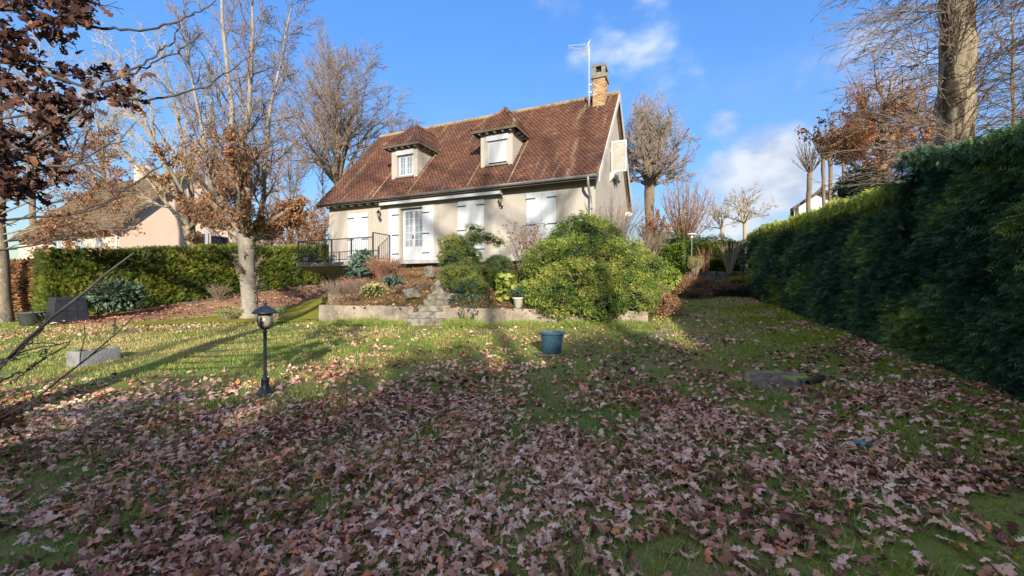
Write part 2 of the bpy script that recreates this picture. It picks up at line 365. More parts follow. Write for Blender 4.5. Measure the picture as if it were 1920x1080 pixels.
# planting bank between wall and house
na, nb = 110, 40
fr = np.linspace(WA + wnm * .06, WB + wnm * .06, na)
bk = lerp_poly([H2W(-12.75, .05, 0)[:2], H2W(0.1, .05, 0)[:2], [5.9, 15.9]], na)
hx = (bk - HO[:2]) @ ux[:2]
zb = np.where(hx < 0.1, np.interp(hx, [-12.8, -11.4, -9.2, 0], [1.0, 1.15, 2.45, 2.5]), np.interp(np.arange(na), [na - 14, na - 1], [2.5, 1.75]))
rows = []
for g in np.linspace(0, 1, nb):
    xy = fr * (1 - g) + bk * g
    z = (TOPZ - .06) * (1 - g ** .9) + zb * g ** .9 + (vnoise(xy[:, 0], xy[:, 1], .5) - .5) * .16 * math.sin(math.pi * min(1, g * 1.02))
    e = np.clip(np.minimum(np.linspace(0, 1, na) / .05, 1), 0, 1)
    z -= .42 * np.exp(-((xy[:, 0] - (-2.32 + .15 * (xy[:, 1] - 11.2))) / .52) ** 4) * np.clip((16.2 - xy[:, 1]) / 1.5, 0, 1)
    z = z * e + (1 - e) * (gz(xy[:, 0], xy[:, 1]) - .05)
    rows.append(np.column_stack([xy, z]))
bank_rows = np.array(rows)
bed = patch('garden_bed', bank_rows, M['bed'])
def bank_z(x, y):
    d = (bank_rows[:, :, 0] - x) ** 2 + (bank_rows[:, :, 1] - y) ** 2
    return bank_rows.reshape(-1, 3)[d.ravel().argmin(), 2]
side = []
for g in np.linspace(0, 1, 12):
    a = np.linspace(H2W(0.05, 0.1, 2.5), H2W(0.05, 7.9, 2.6), 16); b = np.linspace([5.9, 15.9, 1.7], [9.6, 22.5, 1.6], 16)
    r = a * (1 - g) + b * g; r[:, 2] += (vnoise(r[:, 0], r[:, 1], .6) - .5) * .15; side.append(r)
side_bank = patch('side_bank', side, M['bed'])

# leafy bank and mossy drive on the house's far side
HX0, HDX = -25.6, .475                     # line of the boundary hedge: x = HX0 + HDX*y
def hedge_pt(px, py):
    k = (px - 960) / F; d = HX0 / (k - HDX); return np.array([k * d, d, EYE + (540 - py) / F * d])
bot = bank_foot = lerp_poly([G(150, 612), G(245, 603), G(400, 592), G(545, 575), G(622, 557), np.array([-11.2, 33, 2.2])], 50)
top = bank_top = lerp_poly([hedge_pt(120, 601), hedge_pt(180, 594), hedge_pt(330, 571), hedge_pt(453, 552), hedge_pt(622, 531), np.array([HX0 + HDX * 36, 36, 2.6])], 50)
lb = []
for g in np.linspace(0, 1, 13):
    r = bot * (1 - g) + top * g; st = np.floor(g * 4 + .35) / 4; 
    r[:, 2] += -.04 * (g == 0) + (vnoise(r[:, 0], r[:, 1], .45) - .5) * .16 * (0 < g < 1) + .03; lb.append(r)
leaf_bank = patch('leaf_bank', lb, M['bank'])
dl = [G(232, 606), G(400, 594), G(545, 577), G(628, 558), np.array([-10.4, 30, 1.9])]; dn = [G(243, 611), G(420, 607), G(505, 605), G(604, 603), H2W(-12.9, 4, 1.2)]
A_, B_ = lerp_poly(dl, 40), lerp_poly(dn, 40); dr = []
for g in np.linspace(0, 1, 10):
    r = A_ * (1 - g) + B_ * g; r[:, 2] = lawn_z(r[:, 0], r[:, 1]) + .03; dr.append(r)
drive = patch('driveway', dr, M['moss'])
ramp_rows = []                              # slope of moss between drive and house wall
e1 = np.linspace(H2W(-12.75, -.4, 1.15), np.array([-5.75, 12.6, .62]), 14); e2 = np.linspace(H2W(-14.2, -.6, 0), np.array([-6.9, 13.6, 0]), 14); e2[:, 2] = gz(e2[:, 0], e2[:, 1])
for g in np.linspace(0, 1, 7): ramp_rows.append(e1 * (1 - g) + e2 * g + np.array([0, 0, .02]))
patch('moss_slope', ramp_rows, M['moss'])

# edging stones along the foot of the boundary hedge
for i in range(26):
    t = i / 26 + rng.uniform(-.008, .008); q = lerp_poly(top[8:40], 200)[int(t * 199)] + np.array([.55, -.35, 0])
    s = np.array([rng.uniform(.28, .46), rng.uniform(.13, .2), rng.uniform(.10, .2)])
    V = np.array([[x, y, z] for z in (-.1, 1) for x, y in ((-1, -1), (1, -1), (1, 1), (-1, 1))], float) * s * .5; V[4:] *= [.86, .8, 1]; V += rng.normal(0, .012, V.shape)
    a = math.atan2(1, HDX) + rng.normal(0, .12); V = V @ np.array([[math.cos(a), math.sin(a), 0], [-math.sin(a), math.cos(a), 0], [0, 0, 1]]) + q
    MB().hexa(V, rng.random()).build('edging_stone', M['stone'], leaf_bank)

# ================================================================ the house
house = thing('house', 'cream rendered house with steep red tiled roof, two dormers and white shutters', 'house', HO, HA)
EZ, EY, RY = 5.50, -.40, 3.90              # eave height/overhang and ridge depth
SL = 4.60 / 4.30
RZ = EZ + SL * (RY - EY)
HL, HD = -12.70, 7.8
def rz(y): return EZ + SL * (y - EY) if y <= RY else RZ - SL * (y - RY)
def wall_grid(xs, zs, holes, fn, depth, nrm_dir):
    """grid of quads with rectangular holes and their reveals; fn(x,z,off)->3d, off going inwards"""
    mb = MB(); X = sorted(set(xs) | {v for h in holes for v in h[:2]}); Z = sorted(set(zs) | {v for h in holes for v in h[2:]})
    for x0, x1 in zip(X[:-1], X[1:]):
        for z0, z1 in zip(Z[:-1], Z[1:]):
            cx, cz = (x0 + x1) / 2, (z0 + z1) / 2
            if any(h[0] < cx < h[1] and h[2] < cz < h[3] for h in holes): continue
            mb.add([fn(x0, z0, 0), fn(x1, z0, 0), fn(x1, z1, 0), fn(x0, z1, 0)], Q=[[0, 1, 2, 3]])
    for (x0, x1, z0, z1) in holes:
        c = [(x0, z0), (x1, z0), (x1, z1), (x0, z1)]
        for (a, b) in zip(c, c[1:] + c[:1]):
            mb.add([fn(*a, 0), fn(*b, 0), fn(*b, depth), fn(*a, depth)], Q=[[3, 2, 1, 0]])
    return mb
FL = 2.75                                   # ground floor level
dx0, dx1 = fx(750), fx(792.5); dtop = fz(775, 389)
wl_ = wall_grid([HL, 0], [0.6, EZ + .3], [(dx0, dx1, FL, dtop)], lambda x, z, o: (x, o, z), .22, 1)
# gable next to the garden (x=0) with its upper window, the far gable, the back
gy0, gy1, gzA, gzB = 2.95, 4.22, 6.42, 7.72
def gq(y0, y1, za0, za1, zb0, zb1): wl_.add([(0, y0, za0), (0, y1, za1), (0, y1, zb1), (0, y0, zb0)], Q=[[0, 1, 2, 3]])
o_ = -.06
for y0, y1 in ((0, gy0), (gy0, RY), (RY, gy1), (gy1, HD)):
    if y0 >= gy0 and y1 <= gy1: gq(y0, y1, .8, .8, gzA, gzA); gq(y0, y1, gzB, gzB, rz(y0) + o_, rz(y1) + o_)
    else: gq(y0, y1, .8, .8, rz(y0) + o_, rz(y1) + o_)
for a, b in (((gy0, gzA), (gy1, gzA)), ((gy1, gzA), (gy1, gzB)), ((gy1, gzB), (gy0, gzB)), ((gy0, gzB), (gy0, gzA))):
    wl_.add([(0, a[0], a[1]), (0, b[0], b[1]), (-.2, b[0], b[1]), (-.2, a[0], a[1])], Q=[[3, 2, 1, 0]])
wl_.add([(HL, 0, .6), (HL, HD, .6), (HL, HD, rz(HD)), (HL, RY, RZ + o_), (HL, 0, rz(0) + o_)], Q=[[1, 0, 4, 2]], T=[[4, 3, 2]])
wl_.add([(HL, HD, .6), (0, HD, .6), (0, HD, EZ), (HL, HD, EZ)], Q=[[0, 1, 2, 3]])
walls = wl_.build('wall', M['stucco'], house)
MB().box((HL - .02, -.03, .55), (0.02, .02, FL - .16)).build('plinth', M['plinth'], house)
# roof deck
RX0, RX1 = HL - .32, .20
deck = MB()
for (ya, za, yb, zb_) in ((EY, EZ, RY, RZ), (2 * RY - EY, EZ, RY, RZ)):
    V = []
    for dz in (-.14, -.03):
        for x, y, z in ((RX0, ya, za), (RX1, ya, za), (RX1, yb, zb_), (RX0, yb, zb_)): V.append((x, y, z + dz))
    deck.hexa(V)
roof = deck.build('roof', M['wood_dark'], house)
def tile_face(mb, a, b, c, d, tw=.17, tl=.125, r=rng):
    """tiles on the face a(eave start) b(eave end) c(top end) d(top start); each tile: a raised roll and a pan, with its thick front edge"""
    a, b, c, d = (np.asarray(v, float) for v in (a, b, c, d))
    n = np.cross(b - a, d - a); 
    if np.linalg.norm(n) < 1e-6: n = np.cross(b - a, c - a)
    n /= np.linalg.norm(n)
    if n[2] < 0: n = -n
    e = nrm(b - a); up = np.cross(n, e)
    hgt = abs(np.dot(((c + d) / 2 - a), up)); rowsn = max(1, int(round(hgt / tl)))
    for i in range(rowsn):
        t0, t1 = i / rowsn, (i + 1) / rowsn
        p0, p1 = a + (d - a) * t0, b + (c - b) * t0; q0, q1 = a + (d - a) * t1, b + (c - b) * t1
        s0, s1 = np.dot(p0 - a, e), np.dot(p1 - a, e); u0, u1 = np.dot(q0 - a, e), np.dot(q1 - a, e)
        yb_, yt = hgt * t0, hgt * t1 + .03
        if np.dot(((c + d) / 2 - a), up) < 0: yb_, yt = -yb_, -yt
        off = (i % 2) * tw * .5
        k0 = math.floor((min(s0, u0) - off) / tw); k1 = math.ceil((max(s1, u1) - off) / tw)
        for k in range(k0, k1):
            xa, xb = off + k * tw, off + (k + 1) * tw
            ba, bb = max(xa, s0), min(xb, s1); ta, tb = max(xa, u0), min(xb, u1)
            if bb - ba < .01 and tb - ta < .01: continue
            if bb < ba: ba = bb = (s0 if xb <= s0 else s1)
            if tb < ta: ta = tb = (u0 if xb <= u0 else u1)
            lift = r.uniform(-.006, .008); tn = float(np.clip(r.normal(.5, .14), 0, 1))
            prof = ((.02, .004), (.3, .022), (.7, .022), (.98, .004))
            lo = [a + e * (ba + (bb - ba) * f) + up * yb_ + n * (h + .014 + lift) for f, h in prof]
            hi = [a + e * (ta + (tb - ta) * f) + up * yt + n * (h * .8 - .006) for f, h in prof]
            fe = [a + e * (ba + (bb - ba) * f) + up * yb_ + n * (-.02) for f, h in prof]
            mb.add(np.array(lo + hi + fe), Q=[[0, 1, 5, 4], [1, 2, 6, 5], [2, 3, 7, 6], [8, 9, 1, 0], [9, 10, 2, 1], [10, 11, 3, 2]], tint=tn)
tiles = MB()
tile_face(tiles, (RX0, EY, EZ), (RX1, EY, EZ), (RX1, RY, RZ), (RX0, RY, RZ))
tiles.add(np.array([(RX0, 2 * RY - EY, EZ), (RX1, 2 * RY - EY, EZ), (RX1, RY, RZ), (RX0, RY, RZ)]), Q=[[1, 0, 3, 2]])
tiles.build('roof_tile', M['tile'], roof, stuff=True)
def ridge(mb, p, q, r=.10, step=.36):
    p, q = np.asarray(p, float), np.asarray(q, float); L = np.linalg.norm(q - p); n = max(2, int(L / step))
    for i in range(n):
        a, b = p + (q - p) * (i / n), p + (q - p) * ((i + 1.08) / n)
        mb.tube([a, b], [r * 1.06, r * .92], 8, tint=rng.random(), cap=True)
rd = MB(); ridge(rd, (RX0, RY, RZ + .02), (RX1 + .02, RY, RZ + .02)); rd.build('ridge_tile', M['tile_edge'], roof, stuff=True)
# mortar lines that run down from the dormer cheeks, and the verges
for xx in (-9.75, -7.85, -5.0, -3.22):
    MB().tube([(xx, EY + .05, EZ + .09), (xx, (.9 if xx in (-9.75, -5.0) else 2.0), rz(.9 if xx in (-9.75, -5.0) else 2.0) + .07)], .024, 6, rng.random()).build('valley_line', M['tile_edge'], roof)
for x in (RX0 - .03, RX1 + .03):
    for (ya, yb) in ((EY, RY), (2 * RY - EY, RY)):
        V = [(x + sx * .02, y, z + dz) for dz in (-.24, .05) for (sx, y, z) in ((-1, ya, EZ), (1, ya, EZ), (1, yb, RZ), (-1, yb, RZ))]
        MB().hexa(V).build('verge_board', M['grey_wood'] if x > 0 else M['wood_dark'], roof)
# rafter tails, gutter, downpipe
for i in range(19):
    x = HL + .15 + i * .49
    MB().box((x - .03, EY + .10, EZ - .19), (x + .03, .02, EZ - .11)).build('rafter_tail', M['white'], house)
def half_gutter(name, x0, x1, y, z, r, parent):
    a = np.linspace(math.pi, 2 * math.pi, 9); mb = MB()
    V = [(x, y + rr * math.cos(t), z + rr * math.sin(t)) for x in (x0, x1) for rr in (r, r - .008) for t in a]
    Q = []
    for i in range(8): Q += [[i, i + 1, 18 + i + 1, 18 + i], [9 + i + 1, 9 + i, 27 + i, 27 + i + 1], [i, 9 + i, 9 + i + 1, i + 1], [18 + i, 18 + i + 1, 27 + i + 1, 27 + i]]
    mb.add(V, Q=Q); return mb.build(name, M['zinc'], parent, True)
half_gutter('gutter', RX0 + .02, RX1 - .03, EY - .06, EZ - .01, .075, house)
dpx = fx(1108)
dp = MB().tube([(dpx, EY - .06, EZ - .07), (dpx, EY - .06, EZ - .22), (dpx, EY + .06, EZ - .42), (dpx, -.09, EZ - .68), (dpx, -.075, EZ - .9), (dpx, -.075, 2.5)], .045, 10).build('downpipe', M['zinc'], house, True)
for z in (EZ - 1.1, 3.4): MB().box((dpx - .065, -.125, z - .02), (dpx + .065, .0, z + .02)).build('pipe_bracket', M['zinc'], dp)

# shutters
def shutter(px0, px1, ztop, zbot=FL + .03, y=0.0, straps=(.30, 1.18, 2.0), side=1, label=None):
    x0, x1 = fx(px0, y), fx(px1, y); mb = MB(); n = 5; w = (x1 - x0) / n
    for i in range(n): mb.box((x0 + i * w + .002, y - .045, zbot), (x0 + (i + 1) * w - .002, y - .010, ztop))
    mb.box((x0 + .01, y - .0435, zbot + .01), (x1 - .01, y - .018, ztop - .01))
    o = mb.build('shutter', M['white'], house)
    if label: o['label'] = label
    for s in straps:
        L = (x1 - x0) * .62
        xa, xb = (x0 - .02, x0 + L) if side < 0 else (x1 - L, x1 + .02)
        MB().box((xa, y - .056, ztop - s - .022), (xb, y - .0455, ztop - s + .022)).build('hinge_strap', M['strap'], o)
    return o
for (a, b, yt) in ((653.5, 691, 400), (859.5, 908.5, 375.5), (987.5, 1043.5, 360.5)):
    c = (a + b) / 2; zt = fz(c, yt)
    shutter(a, c - .15, zt, side=-1, straps=(.22, 1.2, 1.98)); shutter(c + .15, b, zt, side=1, straps=(.22, 1.2, 1.98))
shutter(729, 748.5, dtop + .03, side=1, label='open shutter folded back beside the french door')
shutter(793, 814.5, dtop + .03, side=-1, label='open shutter folded back beside the french door')
for px in (700, 822, 914, 981, 1049):
    MB().box((fx(px) - .02, -.05, 3.55), (fx(px) + .02, -.001, 3.66)).build('shutter_dog', M['strap'], house)
# french door: frame, two leaves with panes, lower panels
def glazed(name, parent, x0, x1, z0, z1, y, leaves, cols, rows_, panel, fr=.05, mun=.022, curtain=True):
    f = MB(); f.box((x0, y, z0), (x0 + fr, y + .06, z1)).box((x1 - fr, y, z0), (x1, y + .06, z1)).box((x0 + fr, y, z1 - fr), (x1 - fr, y + .06, z1)).box((x0 + fr, y, z0), (x1 - fr, y + .06, z0 + fr * .7))
    panes = []; w = (x1 - x0 - 2 * fr) / leaves
    for l in range(leaves):
        a, b = x0 + fr + l * w, x0 + fr + (l + 1) * w; st = .055
        f.box((a + .003, y + .008, z0 + fr), (a + st, y + .055, z1 - fr)).box((b - st, y + .008, z0 + fr), (b - .003, y + .055, z1 - fr))
        f.box((a + st, y + .009, z1 - fr - st), (b - st, y + .054, z1 - fr)).box((a + st, y + .009, z0 + fr), (b - st, y + .054, z0 + fr + st))
        g0 = z0 + fr + st
        if panel:
            f.box((a + st, y + .016, g0), (b - st, y + .05, g0 + panel)).box((a + st + .05, y + .006, g0 + .06), (b - st - .05, y + .018, g0 + panel - .06)); g0 += panel
        g1 = z1 - fr - st; cw, rh = (b - a - 2 * st) / cols, (g1 - g0) / rows_
        for c in range(1, cols): f.box((a + st + c * cw - mun / 2, y + .012, g0), (a + st + c * cw + mun / 2, y + .05, g1))
        for r in range(1, rows_): f.box((a + st, y + .014, g0 + r * rh - mun / 2), (b - st, y + .048, g0 + r * rh + mun / 2))
        for c in range(cols):
            for r in range(rows_): panes.append((a + st + c * cw, a + st + (c + 1) * cw, g0 + r * rh, g0 + (r + 1) * rh))
    return f, panes
f, panes = glazed('door', house, dx0 + .05, dx1 - .01, FL + .02, dtop - .03, .15, 2, 2, 5, .52)
door = f.build('door', M['white'], house)
for p in panes: MB().box((p[0], .178, p[2]), (p[1], .184, p[3])).build('pane', M['glass'], door)
MB().box((dx0 + .12, .215, FL + .7), (dx1 - .08, .22, dtop - .1)).build('curtain', M['curtain'], door)
MB().box(((dx0 + dx1) / 2 - .012, .10, FL + 1.0), ((dx0 + dx1) / 2 + .022, .148, FL + 1.14)).build('door_handle', M['strap'], door)
MB().box((dx0 - .02, .225, FL - .02), (dx1 + .02, .26, dtop)).build('door_backing', M['dark'], door)

# awning cassette under the eave
ax0, ax1 = fx(715, -.2), fx(938, -.2); az0, az1 = fz(715, 381, -.2), fz(938, 356, -.2); azc = (az0 + az1) / 2
aw = MB().box((ax0, -.27, azc - .10), (ax1, -.02, azc + .03)).box((ax0, -.30, azc - .14), (ax1, -.262, azc - .015)).build('awning', M['white'], house)
for x in (ax0 - .02, ax1 + .02): MB().box((x - .022, -.31, azc - .15), (x + .022, -.02, azc + .05)).build('end_cap', M['mortar'], aw)

# terrace and balcony
bx0, bx1 = -13.5, -9.0
MB().box((bx1 + .01, -.42, FL - .13), (-4.1, -.031, FL)).build('terrace', M['slab'], house)
MB().box((-4.09, -.30, FL - .13), (0.0, -.031, FL - .01)).build('door_sill', M['slab'], house)
bal = MB().box((bx0, -1.12, FL - .20), (bx1, -.031, FL - .02)).build('balcony', M['cement'], house)
MB().hexa([(bx0 + .1, -.9, FL - .32), (bx1 - .1, -.9, FL - .32), (bx1 - .1, -.04, FL - .55), (bx0 + .9, -.04, FL - .55), (bx0 + .05, -1.02, FL - .21), (bx1 - .05, -1.02, FL - .21), (bx1 - .05, -.035, FL - .21), (bx0 + .05, -.035, FL - .21)]).build('balcony_haunch', M['plinth'], bal)
def rail_run(p, q, z0, z1, posts, step=.118):
    p, q = np.array(p, float), np.array(q, float); L = np.linalg.norm(q - p)
    for z, w in ((z1, .022), (z0, .016)):
        MB().tube([np.append(p, z), np.append(q, z)], w, 4).build('rail', M['iron'], bal)
    for t in posts:
        c = p + (q - p) * t; MB().box((c[0] - .024, c[1] - .024, FL - .02), (c[0] + .024, c[1] + .024, z1 + .01)).build('post', M['iron'], bal)
    n = int(L / step)
    for i in range(1, n):
        c = p + (q - p) * i / n; MB().tube([(c[0], c[1], z0), (c[0], c[1], z1)], .0095, 4, cap=False).build('baluster', M['iron'], bal)
rail_run((bx0 + .04, -1.06), (bx1 - .08, -1.06), FL + .09, FL + .98, (0, .47, .73, 1))
rail_run((bx0 + .04, -1.02), (bx0 + .04, -.04), FL + .09, FL + .98, (1,))
rail_run((bx1 - .04, -1.10), (bx1 - .04, -.05), FL + .11, FL + 1.16, (0, 1))

# dormers
def dormer(xc, kind):
    hw, yf, ze = .715, .55, 8.02
    zb = rz(yf) - .12; wx0, wx1, wz0, wz1 = xc - hw + .30, xc + hw - .24, zb + .22, ze - .26
    mb = wall_grid([xc - hw, xc + hw], [zb, ze], [(wx0, wx1, wz0, wz1)], lambda x, z, o: (x, yf + o, z), .16, 1)
    yr = (ze - EZ) / SL + EY + .1
    for s in (-1, 1):
        x = xc + s * hw; v = [(x, yf, zb), (x, yr, ze), (x, yf, ze), (x, yr, ze - .1)]
        mb.add(v, T=[[0, 3, 2], [3, 1, 2]] if s > 0 else [[2, 3, 0], [2, 1, 3]])
    d = mb.build('dormer', M['stucco'], house)
    # hipped cap
    ow, oy, ez2, ap = hw + .27, yf - .27, ze - .02, 9.17
    A, B = (xc - ow, oy, ez2), (xc + ow, oy, ez2); T0 = (xc, oy + 1.15, ap); yA = (ap - EZ) / SL + EY
    yE = (ez2 - EZ) / SL + EY; T1 = (xc, yA + .1, ap); E0, E1 = (xc - ow, yE + .1, ez2), (xc + ow, yE + .1, ez2)
    dk = MB(); up = np.array([0, 0, .05])
    for quad in ((A, B, T0), (B, E1, T1, T0), (E0, A, T0, T1)):
        V = np.array(quad); n = len(V); bot_ = V - up * 2.2
        dk.add(np.vstack([V, bot_]), T=[[0, 1, 2], [5, 4, 3]] if n == 3 else None, Q=([[i, (i + 1) % n, n + (i + 1) % n, n + i] for i in range(n)] + ([[0, 1, 2, 3], [7, 6, 5, 4]] if n == 4 else [])))
    dk.build('dormer_roof', M['wood_dark'], d)
    tm = MB(); tile_face(tm, A, B, T0, T0, .16, .12); tile_face(tm, B, E1, T1, T0, .16, .12); tile_face(tm, E0, A, T0, T1, .16, .12)
    tm.build('roof_tile', M['tile'], d, stuff=True)
    hp = MB(); u2 = np.array([0, 0, .03])
    ridge(hp, np.array(A) + u2, np.array(T0) + u2, .07, .25); ridge(hp, np.array(B) + u2, np.array(T0) + u2, .07, .25); ridge(hp, np.array(T0) + u2, np.array(T1) + u2, .08, .3)
    hp.lathe([(.10, 0), (.09, .08), (.04, .12), (.0, .13)], (xc, oy + 1.15, ap), 8); hp.build('ridge_tile', M['tile'], d, stuff=True)
    for i in range(5):
        x = xc - hw + .02 + i * (2 * hw - .04) / 4; MB().box((x - .035, oy + .07, ze - .17), (x + .035, yf + .0, ze - .075)).build('rafter_tail', M['white'], d)
    for s in (-1, 1):
        for i in range(1, 4):
            y = yf + i * .36; MB().box((xc + s * (hw - .0), y - .03, ze - .17), (xc + s * (ow - .08), y + .03, ze - .075)).build('rafter_tail', M['white'], d)
    MB().box((wx0 - .06, yf - .07, wz0 - .06), (wx1 + .06, yf + .155, wz0 + .004)).build('sill', M['cement'], d)
    MB().box((wx0 - .05, yf - .035, wz1 - .17), (wx1 + .05, yf + .14, wz1 + .05)).build('shutter_box', M['white'], d)
    if kind == 'window':
        f, ps = glazed('w', d, wx0 + .03, wx1 - .03, wz0 + .01, wz1 - .16, yf + .09, 2, 2, 3, 0, .05, .02)
        w = f.build('window_frame', M['white'], d)
        for p in ps: MB().box((p[0], yf + .118, p[2]), (p[1], yf + .124, p[3])).build('pane', M['glass'], d)
        MB().box((wx0 + .05, yf + .15, wz0 + .04), (wx1 - .05, yf + .156, wz1 - .2)).build('curtain', M['curtain'], d)
    else:
        rs = MB(); n = 22; zz = np.linspace(wz0 + .10, wz1 - .17, n + 1)
        for i in range(n): rs.box((wx0 + .02, yf + .05, zz[i] + .002), (wx1 - .02, yf + .066, zz[i + 1] - .003))
        rs.build('roller_shutter', M['white'], d)
        
        for xa in (wx0, wx1 - .03): MB().box((xa, yf + .03, wz0), (xa + .03, yf + .08, wz1 - .17)).build('guide_rail', M['white'], d)
        MB().box((wx0, yf + .12, wz0), (wx1, yf + .13, wz0 + .3)).build('pane', M['glass'], d)
    return d
dormer(-8.73, 'window'); dormer(-4.14, 'roller')

# gable window with louvred shutters swung out at right angles
gf, gp = glazed('w', house, gy0 + .02, gy1 - .02, gzA + .02, gzB - .02, 0, 2, 1, 2, 0)
V = np.vstack(gf.V); gf.V = [np.column_stack([-.08 - V[:, 1], V[:, 0], V[:, 2]])]
gw = gf.build('window', M['white'], house)
for p in gp: MB().box((-.115, p[0], p[2]), (-.11, p[1], p[3])).build('pane', M['glass'], gw)
MB().box((-.19, gy0, gzA), (-.18, gy1, gzB)).build('curtain', M['curtain'], gw)
MB().box((.0, gy0 - .12, gzA - .10), (.22, gy1 + .12, gzA - .015)).build('window_sill', M['white'], house)
for flat in (0, 1):
    y = gy0; x0, x1 = .03, .66
    fm_ = (lambda V: np.column_stack([.045 + (V[:, 1] - y) * 1.0, gy1 + .02 + V[:, 0], V[:, 2]])) if flat else (lambda V: V)
    sh = MB()
    sh.box((x0, y - .02, gzA), (x0 + .06, y + .02, gzB)).box((x1 - .06, y - .02, gzA), (x1, y + .02, gzB)).box((x0 + .06, y - .019, gzA), (x1 - .06, y + .019, gzA + .07)).box((x0 + .06, y - .019, gzB - .07), (x1 - .06, y + .019, gzB))
    sh.V = [fm_(v) for v in sh.V]; so = sh.build('shutter', M['white'], house); so['label'] = ('louvred shutter swung out square from the gable window', 'louvred shutter folded back flat on the gable wall')[flat]
    lv = MB(); n = 26; zz = np.linspace(gzA + .08, gzB - .08, n)
    for z in zz: lv.hexa([(x0 + .06, y - .016, z - .022), (x1 - .06, y - .016, z - .022), (x1 - .06, y + .012, z), (x0 + .06, y + .012, z), (x0 + .06, y - .016, z - .012), (x1 - .06, y - .016, z - .012), (x1 - .06, y + .012, z + .010), (x0 + .06, y + .012, z + .010)])
    lv.box((x0 + .06, y - .004, gzA + .07), (x1 - .06, y + .004, gzB - .07)); lv.V = [fm_(v) for v in lv.V]
    lv.build('louvre', M['grey_wood'], so, stuff=True)
MB().hexa([(0.0, 2.75, 6.0), (.16, 2.75, 6.18), (.16, 2.9, 6.18), (0, 2.9, 6.0), (0, 2.75, 6.33), (.2, 2.75, 6.33), (.2, 2.9, 6.33), (0, 2.9, 6.33)]).build('sill_bracket', M['grey_wood'], house)

# chimney
cx0, cx1, cy0, cy1 = -.82, -.30, 3.25, 3.95
ch = MB().box((cx0 + .02, cy0 + .02, 8.2), (cx1 - .02, cy1 - .02, 10.9)).build('chimney', M['mortar'], house)
bk_ = MB()
for r in range(34):
    z = 8.45 + r * .068
    if z > 10.62: break
    for (ax, a0, a1, c0, s) in (('x', cx0, cx1, cy0, 1), ('x', cx0, cx1, cy1, -1), ('y', cy0, cy1, cx0, 1), ('y', cy0, cy1, cx1, -1)):
        L = .205; off = (r % 2) * L / 2; p = a0 - off
        while p < a1 - .01:
            b0, b1 = max(p, a0) + .006, min(p + L, a1) - .006
            if b1 - b0 > .02:
                t = float(np.clip(rng.normal(.5, .28), 0, 1)); pr = rng.uniform(-.004, .006)
                lo, hi = (c0 - pr, c0 + .05) if s > 0 else (c0 - .05, c0 + pr)
                bk_.box((b0, lo, z), (b1, hi, z + .056), t) if ax == 'x' else bk_.box((lo, b0, z), (hi, b1, z + .056), t)
            p += L
bk_.build('brick', M['brick'], ch, stuff=True)
zc = 10.64
cap = MB().box((cx0 - .06, cy0 - .06, zc), (cx1 + .06, cy1 + .06, zc + .13)).box((cx0 - .03, cy0 - .03, zc + .13), (cx1 + .03, cy1 + .03, zc + .22))
for (a, b) in ((cx0 - .01, cx0 + .14), (cx1 - .14, cx1 + .01)):
    cap.box((a, cy0 - .01, zc + .22), (b, cy0 + .14, zc + .50)).box((a, cy1 - .14, zc + .22), (b, cy1 + .01, zc + .50))
cap.box((cx0 - .03, cy0 - .03, zc + .50), (cx1 + .03, cy1 + .03, zc + .60))
cap.build('chimney_cap', M['cement'], ch)
MB().box((cx0 + .12, cy0 + .12, zc + .2), (cx1 - .12, cy1 - .12, zc + .49)).build('flue', M['dark'], ch)

# aerial: mast, boom, cone of rods
mx_, my_ = -1.0, 3.35; mb_ = H2W(mx_, my_, 0)
an = thing('tv_aerial', 'thin metal television aerial on a mast beside the brick chimney', 'aerial', H2W(mx_, my_, rz(my_)))
loc = lambda *v: np.array(v, float)
ztop = 12.15 - rz(my_)
MB().tube([(0, 0, -.1), (0, 0, ztop)], .026, 6).build('mast', M['alu'], an)
bd = nrm(np.array([-.95, -.25, -.06])); sdv = np.array([.25, -.95, 0])
bo = MB().tube([(0, 0, ztop - .1), loc(0, 0, ztop - .1) + bd * .25], .014, 5); bo.build('boom', M['zinc'], an)
for (dz, ds) in ((.12, 0), (-.10, .10), (-.10, -.10)):
    e = MB(); a = loc(0, 0, ztop - .1) + bd * .15 + np.array([0, 0, dz * 1.6]) + sdv * ds * 1.6; b = loc(0, 0, ztop - .1) + bd * .98 + np.array([0, 0, dz * .35]) + sdv * ds * .4
    e.tube([a, b], .014, 4)
    for t in np.linspace(.06, 1, 12): c = a + (b - a) * t; e.tube([c - sdv * .06 + np.array([0, 0, .03]), c + sdv * .06 - np.array([0, 0, .03])], .010, 4)
    e.build('director_rod', M['alu'], an)
for s in (1, -1):
    e = MB()
    for t in np.linspace(-.12, .12, 5): e.tube([loc(0, 0, ztop - .1) + bd * .08 + sdv * t + np.array([0, 0, s * .05]), loc(0, 0, ztop - .1) - bd * (.02 if s > 0 else -.1) + sdv * t + np.array([-.0, 0, s * .36])], .010, 4)
    e.build('reflector', M['alu'], an)
cb = [(0.03, 0, 1.1), (.05, 0, .5), (.0, -.1, .0), (-.2, -.45, -.3), (-.42, -.5, -.36)]
MB().tube(cb, .008, 4).build('cable', M['slab'], an)
MB().box((-.02, -.02, .95), (.30, .02, .99)).box((-.03, -.03, .62), (.30, .03, .65)).build('mast_bracket', M['zinc'], an)

